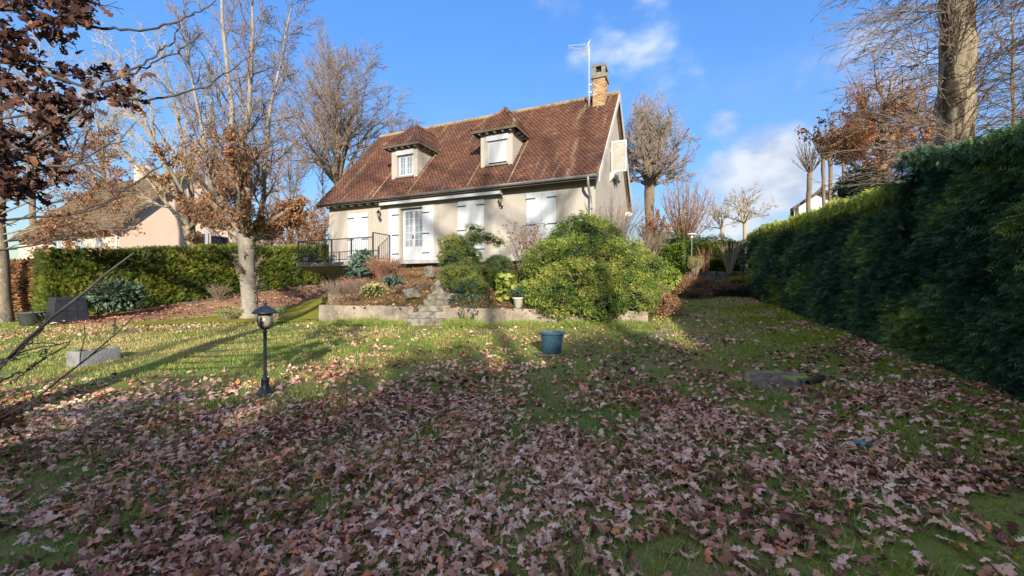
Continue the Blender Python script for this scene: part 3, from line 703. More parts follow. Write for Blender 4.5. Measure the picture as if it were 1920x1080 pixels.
# wall lanterns and the balcony floodlight
def lantern(px, py, label):
    x, z = fx(px), fz(px, py); p = H2W(x, -.005, z)
    t = thing('wall_lantern', label, 'wall lamp', p, HA, 'wall lanterns on the facade')
    MB().lathe([(.0, -.30), (.03, -.29), (.045, -.2), (.02, -.16)], (0, -.03, 0), 8).build('wall_plate', M['lamp_black'], t)
    MB().tube([(0, 0, -.24), (0, -.1, -.26), (0, -.19, -.20), (0, -.17, -.12)], .014, 6).build('bracket', M['lamp_black'], t)
    MB().lathe([(.045, -.11), (.075, .07)], (0, -.17, 0), 6).build('lamp_glass', M['lamp_glass'], t)
    c = MB().lathe([(.05, -.13), (.05, -.11), (0, -.12)], (0, -.17, 0), 6).lathe([(.11, .06), (.10, .09), (.05, .15), (.02, .19), (.0, .21)], (0, -.17, 0), 6)
    for a in range(6): th = a * math.pi / 3; c.tube([(.047 * math.cos(th), -.17 + .047 * math.sin(th), -.11), (.077 * math.cos(th), -.17 + .077 * math.sin(th), .07)], .007, 4)
    c.build('lamp_cap', M['lamp_black'], t)
lantern(715, 403, 'black wall lantern between the shuttered window and the french door')
lantern(942, 377, 'black wall lantern just past the end of the awning')
p = H2W(fx(577, -1.2), -1.2, FL + .02)
fl = thing('floodlight', 'small black floodlight fixed low on the balcony railing', 'floodlight', p, HA)
MB().box((-.17, -.10, .02), (.17, .02, .26)).box((-.19, -.12, .24), (.19, .03, .27)).build('housing', M['iron'], fl)
MB().box((-.03, .02, .08), (.03, .13, .16)).build('bracket', M['iron'], fl)
MB().box((-.14, -.108, .05), (.14, -.101, .22)).build('lamp_glass', M['glass'], fl)
p = H2W(.01, 7.0, 5.3)
wv = thing('wall_light', 'small white dome light at the back edge of the gable wall', 'wall lamp', p, HA)
MB().lathe([(.0, .16), (.12, .13), (.2, .04), (.21, -.05), (.16, -.12), (.0, -.14)], (.16, 0, 0), 12).build('lamp_shade', M['white_wall'], wv, True)
MB().box((0, -.08, -.16), (.05, .08, .14)).build('wall_plate', M['grey_wood'], wv)

# ================================================================ retaining walls and steps
def rough_wall(name, label, a, b, zt0, zt1, erode, th=.22):
    a, b = np.array(a), np.array(b); n = max(6, int(np.linalg.norm(b - a) / .12)); L = np.linalg.norm(b - a)
    root = thing(name, label, 'wall', (*((a + b) / 2), gz(*((a + b) / 2))), 0, 'concrete walls along the foot of the bank')
    rowsf, zs_ = [], np.linspace(0, 1, 7); V = []
    for i in range(n + 1):
        t = i / n; q = a + (b - a) * t; zt = zt0 + (zt1 - zt0) * t - erode(t) + (vnoise(q[0] * 1.0, q[1], .25) - .5) * .03; zb_ = float(gz(*q)) - .15
        ring = []
        for s in zs_: ring.append(np.append(q - wnm * (.0 + (vnoise(q[0] * 3 + s * 7, q[1] * 3 + s * 5, .3) - .5) * .025), zb_ + (zt - zb_) * s))
        ring.append(np.append(q + wnm * th * .15, zt + .004)); ring.append(np.append(q + wnm * th, zt)); ring.append(np.append(q + wnm * th, zb_)); V.append(ring)
    V = np.array(V); m_ = V.shape[1]; i, j = np.meshgrid(np.arange(n), np.arange(m_ - 1), indexing='ij'); q = i * m_ + j
    Q = np.stack([q, q + m_, q + m_ + 1, q + 1], -1).reshape(-1, 4)
    caps = [list(range(k, k + 4)) for k in ()]
    V = V.reshape(-1, 3)
    T = [[0, k, k + 1] for k in range(1, m_ - 1)] + [[n * m_, n * m_ + k + 1, n * m_ + k] for k in range(1, m_ - 1)]
    part('wall', V, T, Q, M['wall_conc'], root, world=True)
    return root
def wpt(px):                                # point of the wall line under a pixel column
    k = (px - 960) / F; t = (k * WA[1] - WA[0]) / (wd[0] - k * wd[1]); return WA + wd * t
rough_wall('retaining_wall', 'low concrete retaining wall with square corner beside the mossy drive', WA, wpt(775), TOPZ + .02, TOPZ, lambda t: 0)
rough_wall('retaining_wall', 'crumbling concrete retaining wall under the spreading juniper', wpt(831), WB, TOPZ - .01, 1.03, lambda t: .10 * max(0, float(vnoise(t * 30, 2, 2.0)) - .42) * 3 * (t > .3))
st = thing('garden_steps', 'worn mossy stone steps climbing through the gap in the concrete wall', 'steps', (-2.35, 11.3, .6))
x_, y_ = -2.32, 11.15
for i in range(11):
    zt = .60 + .165 * (i + 1); yy = y_ + i * .37; xx = x_ + .055 * i; w = .98 - .015 * i + rng.uniform(-.05, .05)
    nseg = 7; mb = MB()
    xs_ = np.linspace(-w / 2, w / 2, nseg) + xx
    pr = np.array([(0.0, -.30), (0.0, -.035), (.03, 0.0), (.42, .005), (.42, -.30)])
    V = np.array([[(x + rng.normal(0, .006), yy + a + rng.normal(0, .012) * (k < 3), zt + b + rng.normal(0, .010) * (k in (1, 2, 3))) for k, (a, b) in enumerate(pr)] for x in xs_])
    Q = [[s * 5 + k, (s + 1) * 5 + k, (s + 1) * 5 + k + 1, s * 5 + k + 1] for s in range(nseg - 1) for k in range(4)]
    T = [[0, 2, 1], [0, 3, 2], [0, 4, 3]] + [[(nseg - 1) * 5 + v for v in f] for f in ([0, 1, 2], [0, 2, 3], [0, 3, 4])]
    mb.add(V.reshape(-1, 3), T=T, Q=Q, tint=rng.uniform(.3, .9))
    V0 = np.vstack(mb.V) - np.array(st.location); mb.V = [V0]
    mb.build('step', M['stone'], st)
def boulder(px, py, d, s, label, seed, rot=0):
    r = np.random.default_rng(seed); p = P(px, py, d); p[2] -= s[2] * .25
    me = bpy.data.meshes.new('boulder'); import bmesh
    bm = bmesh.new(); bmesh.ops.create_icosphere(bm, subdivisions=3, radius=1)
    for v in bm.verts:
        c = v.co.copy(); n = mnoise.noise(c * 1.3 + Vector((seed, 0, 0))) * .35 + mnoise.noise(c * 3.1 + Vector((seed, 9, 0))) * .14
        f = 1 / max(abs(c.x), abs(c.y), abs(c.z)) ** .6; v.co = Vector((c.x * s[0], c.y * s[1], c.z * s[2])) * f * (1 + n)
    bm.to_mesh(me); bm.free(); me.materials.append(M['stone'])
    a = me.attributes.new('tint', 'FLOAT', 'POINT'); a.data.foreach_set('value', np.full(len(me.vertices), r.uniform(.3, .9), np.float32))
    o = link('boulder', me, None, tuple(p)); o.rotation_euler = (0, rot, r.uniform(0, 3)); tag(o, label, 'rock', 'rough stones beside the garden steps'); return o
boulder(771, 548, 12.4, (.22, .16, .15), 'squarish grey stone where the low wall meets the steps', 3)
boulder(826, 538, 13.0, (.24, .2, .26), 'pointed slanting stone at the top of the visible steps', 5, .5)
boulder(806, 508, 14.5, (.16, .14, .20), 'pale upright stone under the terrace edge', 8, .1)
boulder(843, 556, 12.4, (.16, .14, .12), 'small mossy stone on the shrub side of the steps', 12)
# ================================================================ foliage tools
def T_frond(npair=5, droop=.25, w=.32):     # flat conifer spray, unit length along x
    V, T = [], []; xs_ = np.linspace(.05, .86, npair)
    for i, x in enumerate(xs_):
        L = w * math.sin(math.pi * (.22 + .68 * (1 - x))) + .05
        for s in (-1, 1):
            b = len(V); V += [(x - .05, 0, -droop * x * x), (x + .07, 0, -droop * x * x), (x + .16, s * L, -droop * (x + .1) ** 2 - .04)]
            T.append((b, b + 1, b + 2) if s > 0 else (b + 1, b, b + 2))
    b = len(V); V += [(.8, -.035, -droop * .64), (.8, .035, -droop * .64), (1.05, 0, -droop * 1.1)]; T.append((b, b + 2, b + 1))
    b = len(V); V += [(0, -.02, 0), (0, .02, 0), (.85, 0, -droop * .72)]; T.append((b, b + 2, b + 1))
    return np.array(V), np.array(T)
def T_leaf(w=.42, bend=.2):                 # simple pointed leaf
    return np.array([(0, 0, 0), (.35, w / 2, .04), (.35, -w / 2, .04), (.75, w * .36, -bend * .3), (.75, -w * .36, -bend * .3), (1, 0, -bend), (.5, 0, -.03)], float), np.array([(0, 6, 1), (0, 2, 6), (1, 6, 3), (2, 4, 6), (6, 5, 3), (6, 4, 5)])
def T_round(n=9):                           # broad round leaf with wavy rim and a stalk notch
    a = np.linspace(.35, 2 * math.pi - .35, n); V = [(0.0, 0, 0)] + [(.5 - .5 * math.cos(t) * 1.0, .47 * math.sin(t), .07 * math.cos(3 * t) - .12 * math.sin(t) ** 2) for t in a]
    return np.array(V), np.array([(0, i, i + 1) for i in range(1, n)])
def T_tuft(n=9, r=np.random.default_rng(4)):
    V, T = [], []
    for i in range(n):
        d = nrm(r.normal(size=3) + np.array([1.1, 0, .2])); s = nrm(np.cross(d, r.normal(size=3))) * .035; b = len(V)
        V += [-s, s, d * r.uniform(.7, 1.1)]; T.append((b, b + 1, b + 2))
    return np.array(V), np.array(T)
def T_oak(seed, lobes=4, curl=.3, stations=9):
    r = np.random.default_rng(seed); xs_ = np.linspace(0, 1, stations)
    base = np.array([.03, .11, .07, .21, .10, .28, .13, .25, .05]) if stations == 9 else np.array([.04, .24, .33, .08])
    V, T = [], []; c1, c2, tw = r.uniform(-.5, .6) * curl * 2, r.uniform(-.4, 1.0) * curl * 2, r.uniform(-.5, .5)
    for x, w in zip(xs_, base):
        z = c1 * (x - .5) ** 2 * 1.6 - c1 * .3 + .05 * math.sin(5 * x + seed); wl, wr = w * r.uniform(.85, 1.15), w * r.uniform(.85, 1.15)
        V += [(x, wl, z + c2 * wl * wl * 2.2 + tw * (x - .5) * wl), (x, 0, z), (x, -wr, z + c2 * wr * wr * 2.2 - tw * (x - .5) * wr)]
    for i in range(stations - 1):
        a = i * 3; T += [(a, a + 1, a + 4), (a, a + 4, a + 3), (a + 1, a + 2, a + 5), (a + 1, a + 5, a + 4)]
    V = np.array(V); V[:, 0] -= .5; return V, np.array(T)
FR, FR3, LF, RD, TU = T_frond(), T_frond(3), T_leaf(), T_round(), T_tuft()
def frames(fwd, up, r):
    x = nrm(fwd); y = nrm(np.cross(up + r.normal(0, .001, up.shape), x)); z = np.cross(x, y); return np.stack([x, y, z], -1)
def place(tmpl, pts, Rm, size, tint):
    V, T = tmpl; n, m_ = len(pts), len(V)
    W = np.einsum('nij,mj->nmi', Rm, V) * np.asarray(size).reshape(-1, 1, 1) + pts[:, None, :]
    Tt = (T[None] + (np.arange(n) * m_)[:, None, None]).reshape(-1, 3)
    return W.reshape(-1, 3), Tt, np.repeat(tint, m_)
def join(parts):
    V, T, t, n = [], [], [], 0
    for v, f, c in parts: V.append(v); T.append(f + n); t.append(c); n += len(v)
    return np.vstack(V), np.vstack(T), np.concatenate(t)
def blob_points(blobs, n, r, depth=.22, minz=None):
    B = np.array(blobs, float); area = (B[:, 3] * B[:, 4] + B[:, 3] * B[:, 5] + B[:, 4] * B[:, 5]); k = r.choice(len(B), n, p=area / area.sum())
    u = nrm(r.normal(size=(n, 3))); sc_ = 1 - depth * r.random(n) ** 2
    c, a = B[k, :3], B[k, 3:6]; p = c + u * a * sc_[:, None]; nn = nrm(u / a)
    inside = np.zeros(n, bool)
    for b in B: inside |= (((p - b[:3]) / (b[3:6] * .80)) ** 2).sum(1) < 1
    keep = ~inside
    if minz is not None: keep &= p[:, 2] > (minz(p) if callable(minz) else minz)
    return p[keep], nn[keep]
def core_mesh(blobs, f=.78):
    mb = MB(); k, L = 10, 7
    for b in blobs:
        th = np.linspace(0, math.pi, L); ph = np.arange(k) * 2 * math.pi / k
        V = np.array([(b[0] + b[3] * f * math.sin(t) * math.cos(q), b[1] + b[4] * f * math.sin(t) * math.sin(q), b[2] + b[5] * f * math.cos(t)) for t in th for q in ph])
        mb.add(V, Q=[[i * k + j, (i + 1) * k + j, (i + 1) * k + (j + 1) % k, i * k + (j + 1) % k] for i in range(L - 1) for j in range(k)])
    return np.vstack(mb.V), np.vstack(mb.Q)
def foliage_on(pts, nn, r, tm, size, up=.35, rand=.5, tint_bias=0, clump=.6, tint_sd=.18, out=1.0):
    n = len(pts)
    if out < 1: nn = nn * np.array([1, 1, .35])
    fwd = nrm(nn * out + r.normal(0, rand, (n, 3)) + np.array([0, 0, up])); upv = nrm(nn * .7 + np.array([0, 0, .8]) + r.normal(0, .4, (n, 3)))
    cl = vnoise(pts[:, 0] * 1.0 + pts[:, 1] * .7, pts[:, 2] * 1.3 + pts[:, 1] * .4, clump)
    t = np.clip(.5 + (cl - .5) * .8 + r.normal(0, tint_sd, n) + tint_bias, 0, 1)
    return place(tm, pts, frames(fwd, upv, r), size * r.uniform(.6, 1.25, n), t)
def shrub(name, label, cat, blobs, n, size, tm, m, seed, core=True, tsd=.2, up=.35, rand=.5, group=None, minz=None, clump=.35, bias=0, out=1.0, stuff=False, depth=.3, cf=.74):
    r = np.random.default_rng(seed); B = np.array(blobs, float)
    base = np.array([B[:, 0].mean(), B[:, 1].mean(), (B[:, 2] - B[:, 5]).min()])
    root = thing(name, label, cat, base, 0, group)
    p, nn = blob_points(B, n, r, depth, minz)
    V, T, t = foliage_on(p, nn, r, tm, size, up, rand, bias, clump, tsd, out=out)
    part('foliage', V, T, None, m, root, t, world=True)
    if core:
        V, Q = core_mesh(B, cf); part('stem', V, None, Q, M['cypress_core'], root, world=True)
    return root

# ================================================================ hedges
def hedge_wall(name, label, a, b, h0, h1, th, m, seed, n, size, face_bulge=.22, hump=1.3, sides=(1, 1, 1), up=-.05, zoff=0, tm=FR, bias=0, ends=True, gfun=gz, density=None, top_sun=.25, group=None):
    """a,b: 2d ends of the front foot; the body lies to the side given by th's sign (right of a->b positive)"""
    r = np.random.default_rng(seed); a, b = np.array(a, float), np.array(b, float); d = b - a; L = np.linalg.norm(d); d /= L; nr = np.array([d[1], -d[0]])
    root = thing(name, label, 'hedge', (*(a + b) / 2, float(gfun(*((a + b) / 2)))), 0, group)
    hh = lambda s: h0 + (h1 - h0) * s / L + (vnoise(s + seed, s * 0, .9) - .5) * .16
    def surf(s, v, kind):                  # kind 0 front, 1 top, 2 back
        g = gfun(a[0] + d[0] * s, a[1] + d[1] * s); H = hh(s)
        bl = (vnoise(s + seed * 3, v * H * .6, hump) - .5) * 2 * face_bulge + (vnoise(s + 40, v * H, .35) - .5) * .24 + (vnoise(s * 1.0 + 70, v * H * 2.2, .16) - .5) * .12
        if kind == 0: z = g + v * H; o = -bl * .8 + (v ** 6) * .30 + (1 - v) ** 3 * .12; nn = -nr
        elif kind == 2: z = g + v * H; o = abs(th) + bl * .8 - (v ** 6) * .30; nn = nr
        else: z = g + H + bl * .35 - .04; o = v * abs(th); nn = None
        o = o * np.sign(th); x = a[0] + d[0] * s + nr[0] * o; y = a[1] + d[1] * s + nr[1] * o
        if kind == 1: N_ = np.tile([0, 0, 1.], (len(s), 1))
        else: N_ = np.column_stack([np.tile(nn * np.sign(th), (len(s), 1)), np.full(len(s), .15)])
        return np.stack([x, y, z], -1), N_
    Ps, Ns, K = [], [], []
    H = (h0 + h1) / 2; A = np.array([L * H * sides[0], L * abs(th) * sides[1], L * H * sides[2]]); cnt = (n * A / A.sum()).astype(int)
    for kind in range(3):
        if cnt[kind] < 1: continue
        s = density(r, cnt[kind], L) if density else r.random(cnt[kind]) * L
        v = r.random(cnt[kind]); p, q = surf(s, v, kind); Ps.append(p); Ns.append(q); K.append(np.full(cnt[kind], kind))
    if ends:
        for s0, sg in ((0, -1), (L, 1)):
            k = max(40, int(n * H * abs(th) / A.sum() * .8)); o = r.random(k) * th; v = r.random(k); g = gfun(*(a + d * s0)); w = np.full(k, float(s0))
            Ps.append(np.column_stack([a[0] + d[0] * s0 + nr[0] * o, a[1] + d[1] * s0 + nr[1] * o, g + v * hh(w)]) + np.append(d * sg * .0, 0)); Ns.append(np.tile(np.append(d * sg, .1), (k, 1))); K.append(np.zeros(k))
    p, nn, K = np.vstack(Ps), np.vstack(Ns), np.concatenate(K); p[:, 2] += zoff
    p -= nn * (r.random(len(p)) ** 2 * .22)[:, None]
    side_ = nrm(np.column_stack([np.tile(d, (len(p), 1)) * r.choice([-1, 1], len(p))[:, None], np.zeros(len(p))]))
    nn2 = nn + side_ * .55 * (K != 1)[:, None]
    nn2 = nn2 + (K == 1)[:, None] * np.array([0, -.55, .5])
    V, T, t = foliage_on(p, nn2, r, tm, size, up, .42, bias + top_sun * (K == 1).astype(float) + top_sun * .8 * np.clip((p[:, 2] - gfun(p[:, 0], p[:, 1]) - (H - .45)) / .45, 0, 1) * (K != 1), .8)  # sprays near the top tinted lighter: sunlight put into the colour
    part('foliage', V, T, None, m, root, t, world=True)
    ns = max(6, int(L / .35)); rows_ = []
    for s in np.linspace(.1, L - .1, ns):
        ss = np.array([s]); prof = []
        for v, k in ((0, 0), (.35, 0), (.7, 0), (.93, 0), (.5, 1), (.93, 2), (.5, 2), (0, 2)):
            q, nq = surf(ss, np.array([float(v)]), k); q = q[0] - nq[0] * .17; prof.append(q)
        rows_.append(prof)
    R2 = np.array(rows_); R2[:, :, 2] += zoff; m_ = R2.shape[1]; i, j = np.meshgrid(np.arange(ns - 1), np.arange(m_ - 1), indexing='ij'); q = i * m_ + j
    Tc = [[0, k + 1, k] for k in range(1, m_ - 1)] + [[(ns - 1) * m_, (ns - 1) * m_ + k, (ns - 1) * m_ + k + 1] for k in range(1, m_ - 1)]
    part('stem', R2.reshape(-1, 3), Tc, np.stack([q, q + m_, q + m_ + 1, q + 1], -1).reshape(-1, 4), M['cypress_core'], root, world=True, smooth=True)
    return root
rh = lambda y: np.array([3.72 + .34 * y, y])
def dens_near(r, n, L): return L * (1 - (1 - r.random(n)) ** .62)[...] if False else L * r.random(n) ** 1.15
hedge_wall('cypress_hedge', 'tall dark cypress hedge, the higher stretch next to the lawn corner', rh(1.0), rh(6.4), 2.58, 2.90, 1.5, M['cypress'], 21, 64000, .118, density=lambda r, n, L: L * r.random(n), sides=(1.5, .8, .12), top_sun=.16, bias=-.02, face_bulge=.28)
hedge_wall('cypress_hedge', 'long lower stretch of cypress hedge with sunlit yellow green top', rh(6.4), rh(16.6), 2.52, 2.42, 1.4, M['cypress'], 22, 52000, .125, sides=(1.4, 1.2, .15), density=lambda r, n, L: L * r.random(n) ** 1.3, top_sun=.48)
def lbz(x, y):
    t = np.clip((np.asarray(y) - 16) / 20, 0, 1); return np.interp(y, bank_top[:, 1], bank_top[:, 2])
hp = lambda y: np.array([HX0 + HDX * y, y])
hedge_wall('thuja_hedge', 'long clipped evergreen hedge in front of the pink house', hp(16.1), hp(36), 2.68, 2.45, -1.3, M['thuja'], 23, 30000, .20, sides=(1.5, .7, .1), gfun=lbz, up=1.0, density=lambda r, n, L: L * r.random(n) ** 1.5, face_bulge=.16, top_sun=.15)
# beech hedge corner with dry leaves, beside the compost bin
hedge_wall('beech_hedge', 'bare brown beech hedge beside the trunk and the compost bin', np.array([-24.0, 17.6]), np.array([-17.9, 16.6]), 2.3, 2.5, -1.0, M['dead_leaf'], 24, 9000, .15, sides=(1, .5, .1), tm=LF, up=.2, bias=.15, top_sun=0)
# far end of the garden
hedge_wall('clipped_hedge', 'clipped hedge block standing behind the low stone wall', P(1297, 500, 19.2)[:2], P(1394, 500, 18.7)[:2], 1.5, 1.55, -1.1, M['thuja'], 25, 5000, .16, gfun=lambda x, y: x * 0 + 2.05 + .0 * y, bias=-.12, sides=(1, .6, .1), top_sun=.2)
hedge_wall('clipped_hedge', 'dark hedge end between the sunlit hedge block and the white lamp', P(1280, 500, 21)[:2], P(1301, 500, 20.5)[:2], 2.3, 2.3, -.9, M['cypress'], 26, 2200, .16, gfun=lambda x, y: x * 0 + 1.6, sides=(1, .6, .1), top_sun=.3)
hedge_wall('clipped_hedge', 'sunlit yellow green hedge block beyond the juniper', P(1222, 500, 18.6)[:2], P(1279, 500, 18.0)[:2], 1.55, 1.6, -.9, M['lime'], 27, 3800, .11, gfun=lambda x, y: x * 0 + 2.0 * 1.0, tm=LF, sides=(1, .6, .1), bias=-.1, top_sun=.2)

# ================================================================ shrubs on the bank
def pb(px, py, d, rpx, hpx, dp=1.0): p = P(px, py, d); s = d / F; return (p[0], p[1], p[2], rpx * s, rpx * s * dp, hpx * s)
front_top = lambda p: np.where(((p[:, :2] - WA) @ wnm) > -.02, .98, .80)
jb = [pb(1098, 455, 12.8, 62, 44), pb(1092, 430, 13.0, 34, 24), pb(1035, 500, 12.2, 52, 38), pb(1155, 490, 12.4, 58, 36), pb(1090, 535, 11.1, 76, 44, .9), pb(1160, 548, 10.9, 58, 36, .9), pb(1036, 556, 10.9, 42, 30, .8), pb(1198, 520, 12.0, 34, 34), pb(1196, 554, 11.2, 32, 32, .8), pb(1003, 548, 11.4, 30, 20), pb(1130, 566, 10.35, 44, 22, .8), pb(1188, 570, 10.3, 24, 18, .8), pb(1062, 574, 10.5, 24, 15, .8), pb(1060, 470, 12.6, 36, 30), pb(1130, 462, 12.7, 34, 26), pb(1045, 490, 11.9, 44, 34), pb(1130, 490, 11.8, 52, 36), pb(1085, 485, 11.8, 50, 36), pb(1165, 520, 11.5, 44, 32)]
_r = np.random.default_rng(301)
for _ in range(15):
    q_ = jb[_r.integers(0, 19)]; u_ = nrm(_r.normal(size=3) * [1, .6, 1] + [0, -.5, .3]); jb.append((q_[0] + u_[0] * q_[3] * .82, q_[1] + u_[1] * q_[4] * .82, q_[2] + u_[2] * q_[5] * .82, *(np.array([.32, .30, .17]) * _r.uniform(.7, 1.3))))
shrub('juniper', 'huge spreading yellow green juniper mound spilling over the retaining wall', 'shrub', jb, 56000, .20, FR3, M['juniper'], 31, up=.08, rand=.45, out=.95, minz=front_top, clump=.36, cf=.66, depth=.55, bias=.06, tsd=.27)
shrub('pine_shrub', 'dark twisted mountain pine above the steps with one arm reaching sideways', 'shrub',
      [pb(834 + 60 * _r.random() ** 1.0, 446 + 62 * _r.random(), 12.7 + _r.normal(0, .18), _r.uniform(11, 19), _r.uniform(8, 13)) for _ in range(38)] + [pb(838 + 30 * _r.random(), 452 + 22 * _r.random(), 12.7, 13, 9) for _ in range(6)] +
      [pb(x + _r.normal(0, 3), y + _r.normal(0, 3), 13.1, _r.uniform(8, 13), _r.uniform(6, 9)) for x, y in ((890, 446), (897, 436), (905, 444), (914, 448), (923, 452), (930, 460), (884, 428), (900, 452))] +
      [pb(838 + 70 * _r.random(), 505 + 42 * _r.random(), 12.4 + _r.normal(0, .15), _r.uniform(11, 18), _r.uniform(8, 12)) for _ in range(22)], 13000, .14, TU, M['pine'], 32, up=.6, rand=.6, clump=.25, depth=.8, cf=.55, bias=.05, tsd=.26)
shrub('pine_shrub', 'low dark evergreen cushion between the twisted pine and the dry flower stems', 'shrub', [pb(935, 502, 13.0, 26, 22), pb(918, 516, 12.8, 22, 20)], 2600, .14, TU, M['pine'], 33, up=.5, rand=.5, clump=.3, cf=.62, depth=.5)
def bz(px, py, d): p = P(px, py, d); return np.array([p[0], p[1], bank_z(p[0], p[1])])
def on_bank(px, d, rx, hz, dp=1.0, lift=.0): q = bz(px, 500, d); s = d / F; return (q[0], q[1], q[2] + hz * s * .55 + lift, rx * s, rx * s * dp, hz * s)
shrub('spurge', 'blue green leafy spurge in front of the balcony railing', 'shrub', [pb(684, 489, 16.6, 16, 13), pb(668, 505, 16.2, 14, 12), pb(672, 518, 15.8, 9, 8)], 700, .26, LF, M['bluegreen'], 34, up=.3, rand=.7, clump=.3, depth=.5)
shrub('variegated_bush', 'rounded cream and yellow leaved bush low on the bank', 'shrub', [pb(704, 546, 13.4, 23, 13), pb(690, 549, 13.3, 13, 9)], 1200, .10, LF, M['cream'], 35, up=.4, clump=.2, depth=.35)
shrub('santolina', 'small blue green cushion plant above the cream bush', 'shrub', [pb(734, 527, 14.0, 15, 8), pb(745, 531, 13.9, 10, 6)], 600, .10, LF, M['bluegreen'], 36, up=.6, clump=.2)
def twig_shrub(name, label, base, n, h, spread, m, seed, cat='shrub', sub=3, rad=.007, lean=(0, 0), leaf=None, leafm=None, lsize=.06, nleaf=0, arch=0.0, spring=.15):
    r = np.random.default_rng(seed); root = thing(name, label, cat, base)
    a = r.random(n) * 2 * math.pi; rr = np.sqrt(r.random(n)); p0 = np.column_stack([np.cos(a) * rr * spring * spread, np.sin(a) * rr * spring * spread, np.zeros(n) - .05])
    tip = np.column_stack([np.cos(a) * rr * spread + lean[0], np.sin(a) * rr * spread + lean[1], h * r.uniform(.6, 1.05, n)]); k = 6; t = np.linspace(0, 1, k)
    Pp = p0[:, None] + (tip - p0)[:, None] * t[None, :, None]; Pp[:, :, 2] += (np.sin(t * math.pi) * .12 * h)[None] ; Pp[:, :, 2] -= (t ** 3 * arch * h)[None] * rr[:, None]
    Pp += r.normal(0, .018, Pp.shape) * t[None, :, None]
    Rr = rad * (1.15 - .8 * t)[None] * r.uniform(.7, 1.2, (n, 1))
    V, Q = tubes(Pp, Rr, 4); Vs, Qs, o = [V], [Q], len(V); tipsP = [Pp[:, -1], Pp[:, -2]]
    if sub:
        P2, R2 = branch(Pp, Rr, dict(n=sub, t=(.3, .98), ang=.6, len=.32, pts=4, wig=.25, up=.25, rr=.65, rmin=rad * .45), r)
        V, Q = tubes(P2, R2, 3); Vs.append(V); Qs.append(Q + o); tipsP.append(P2[:, -1])
    part('stem', np.vstack(Vs), None, np.vstack(Qs), m, root)
    if nleaf:
        tp = np.vstack(tipsP); k = r.integers(0, len(tp), nleaf); p = tp[k] + r.normal(0, .03, (nleaf, 3)); d = r.normal(0, 1, (nleaf, 3))
        V, T, tt = place(leaf, p, frames(d, r.normal(0, 1, (nleaf, 3)), r), lsize * r.uniform(.6, 1.3, nleaf), np.clip(r.normal(.5, .25, nleaf), 0, 1)); part('foliage', V, T, None, leafm, root, tt)
    return root
def branch(Pp, Rr, s, r):
    B, n, _ = Pp.shape; c = s['n']; t0, t1 = s['t']
    t = ((np.arange(c) + r.random((B, c))) / c) * (t1 - t0) + t0; f = t * (n - 1); i0 = np.minimum(f.astype(int), n - 2); fr_ = (f - i0)[..., None]; b = np.arange(B)[:, None]
    A, D = Pp[b, i0], Pp[b, i0 + 1]; pos = A * (1 - fr_) + D * fr_; tan = nrm(D - A); rad = Rr[b, i0] * (1 - fr_[..., 0]) + Rr[b, i0 + 1] * fr_[..., 0]
    ref = np.where(np.abs(tan[..., 2:3]) < .9, np.array([0, 0, 1.]), np.array([1., 0, 0])); n1 = nrm(np.cross(tan, ref)); n2 = np.cross(tan, n1)
    ph = np.arange(c)[None] * 2.4 + r.random((B, 1)) * 6.28 + r.normal(0, .4, (B, c)); an_ = (s['ang'] + r.normal(0, s.get('angj', .15), (B, c)))[..., None]
    d = np.cos(an_) * tan + np.sin(an_) * (np.cos(ph)[..., None] * n1 + np.sin(ph)[..., None] * n2)
    PL = np.linalg.norm(np.diff(Pp, axis=1), axis=2).sum(1)[:, None]
    L = s['len'] * PL * (1 - s.get('tap', .5) * t) * r.uniform(.65, 1.25, (B, c)); m_ = s['pts']
    d, L, pos, rad = d.reshape(-1, 3), L.reshape(-1), pos.reshape(-1, 3), rad.reshape(-1)
    pts = [pos]
    for k in range(m_ - 1):
        d = nrm(d + r.normal(0, s['wig'], d.shape) + np.array([0, 0, s['up']])); pts.append(pts[-1] + d * (L / (m_ - 1))[:, None])
    R0 = np.maximum(np.minimum(rad * s['rr'], rad * .92), s['rmin']); tt = np.linspace(0, 1, m_)
    return np.stack(pts, 1), np.maximum(R0[:, None] * (1 - tt * s.get('taper', .65)), s['rmin'])

twig_shrub('spirea_bush', 'reddish brown twiggy bush beside the balcony corner', bz(722, 520, 15.3), 240, .95, .72, M['twig_red'], 41, sub=4, rad=.006, leaf=LF, leafm=M['fern'], lsize=.05, nleaf=900)
twig_shrub('dry_bush', 'brown leafless bush at the outer end of the bank', bz(645, 555, 13.9), 200, .75, .8, M['twig'], 42, sub=4, rad=.006, leaf=LF, leafm=M['fern'], lsize=.05, nleaf=500)
twig_shrub('dry_bush', 'low brown dry bush between the blue green spurge and the cream bush', bz(675, 535, 15.0), 200, .55, .8, M['twig_red'], 43, sub=4, rad=.006, leaf=LF, leafm=M['fern'], lsize=.05, nleaf=900)
for i, (px, py, d_, w_, h_, m_, lab) in enumerate(((765, 512, 15.2, .45, .40, 'twig_red', 'small rusty twiggy plant high on the bank under the terrace'), (790, 540, 13.8, .40, .30, 'twig', 'small brown plant beside the squarish grey stone'), (760, 548, 13.0, .45, .28, 'heather', 'purplish heather cushion just above the low wall'),
                                                  (640, 566, 13.2, .40, .30, 'twig_pale', 'straw coloured tuft at the outer corner of the bank'), (735, 505, 15.8, .5, .45, 'twig_red', 'rusty twiggy plant directly under the terrace edge'), (668, 556, 13.2, .38, .26, 'heather', 'dark heather cushion at the outer end of the bank'))):
    twig_shrub('bank_plant', lab, bz(px, py, d_), 130, h_, w_, M[m_], 400 + i, 'plant', sub=3, rad=.006, leaf=LF, leafm=M['fern'], lsize=.05, nleaf=600, spring=.3)
hy = twig_shrub('hydrangea', 'dry hydrangea stems with withered brown flower heads', bz(986, 480, 13.6), 46, 1.75, .75, M['twig'], 44, sub=3, rad=.009, leaf=LF, leafm=M['flower'], lsize=.075, nleaf=900)
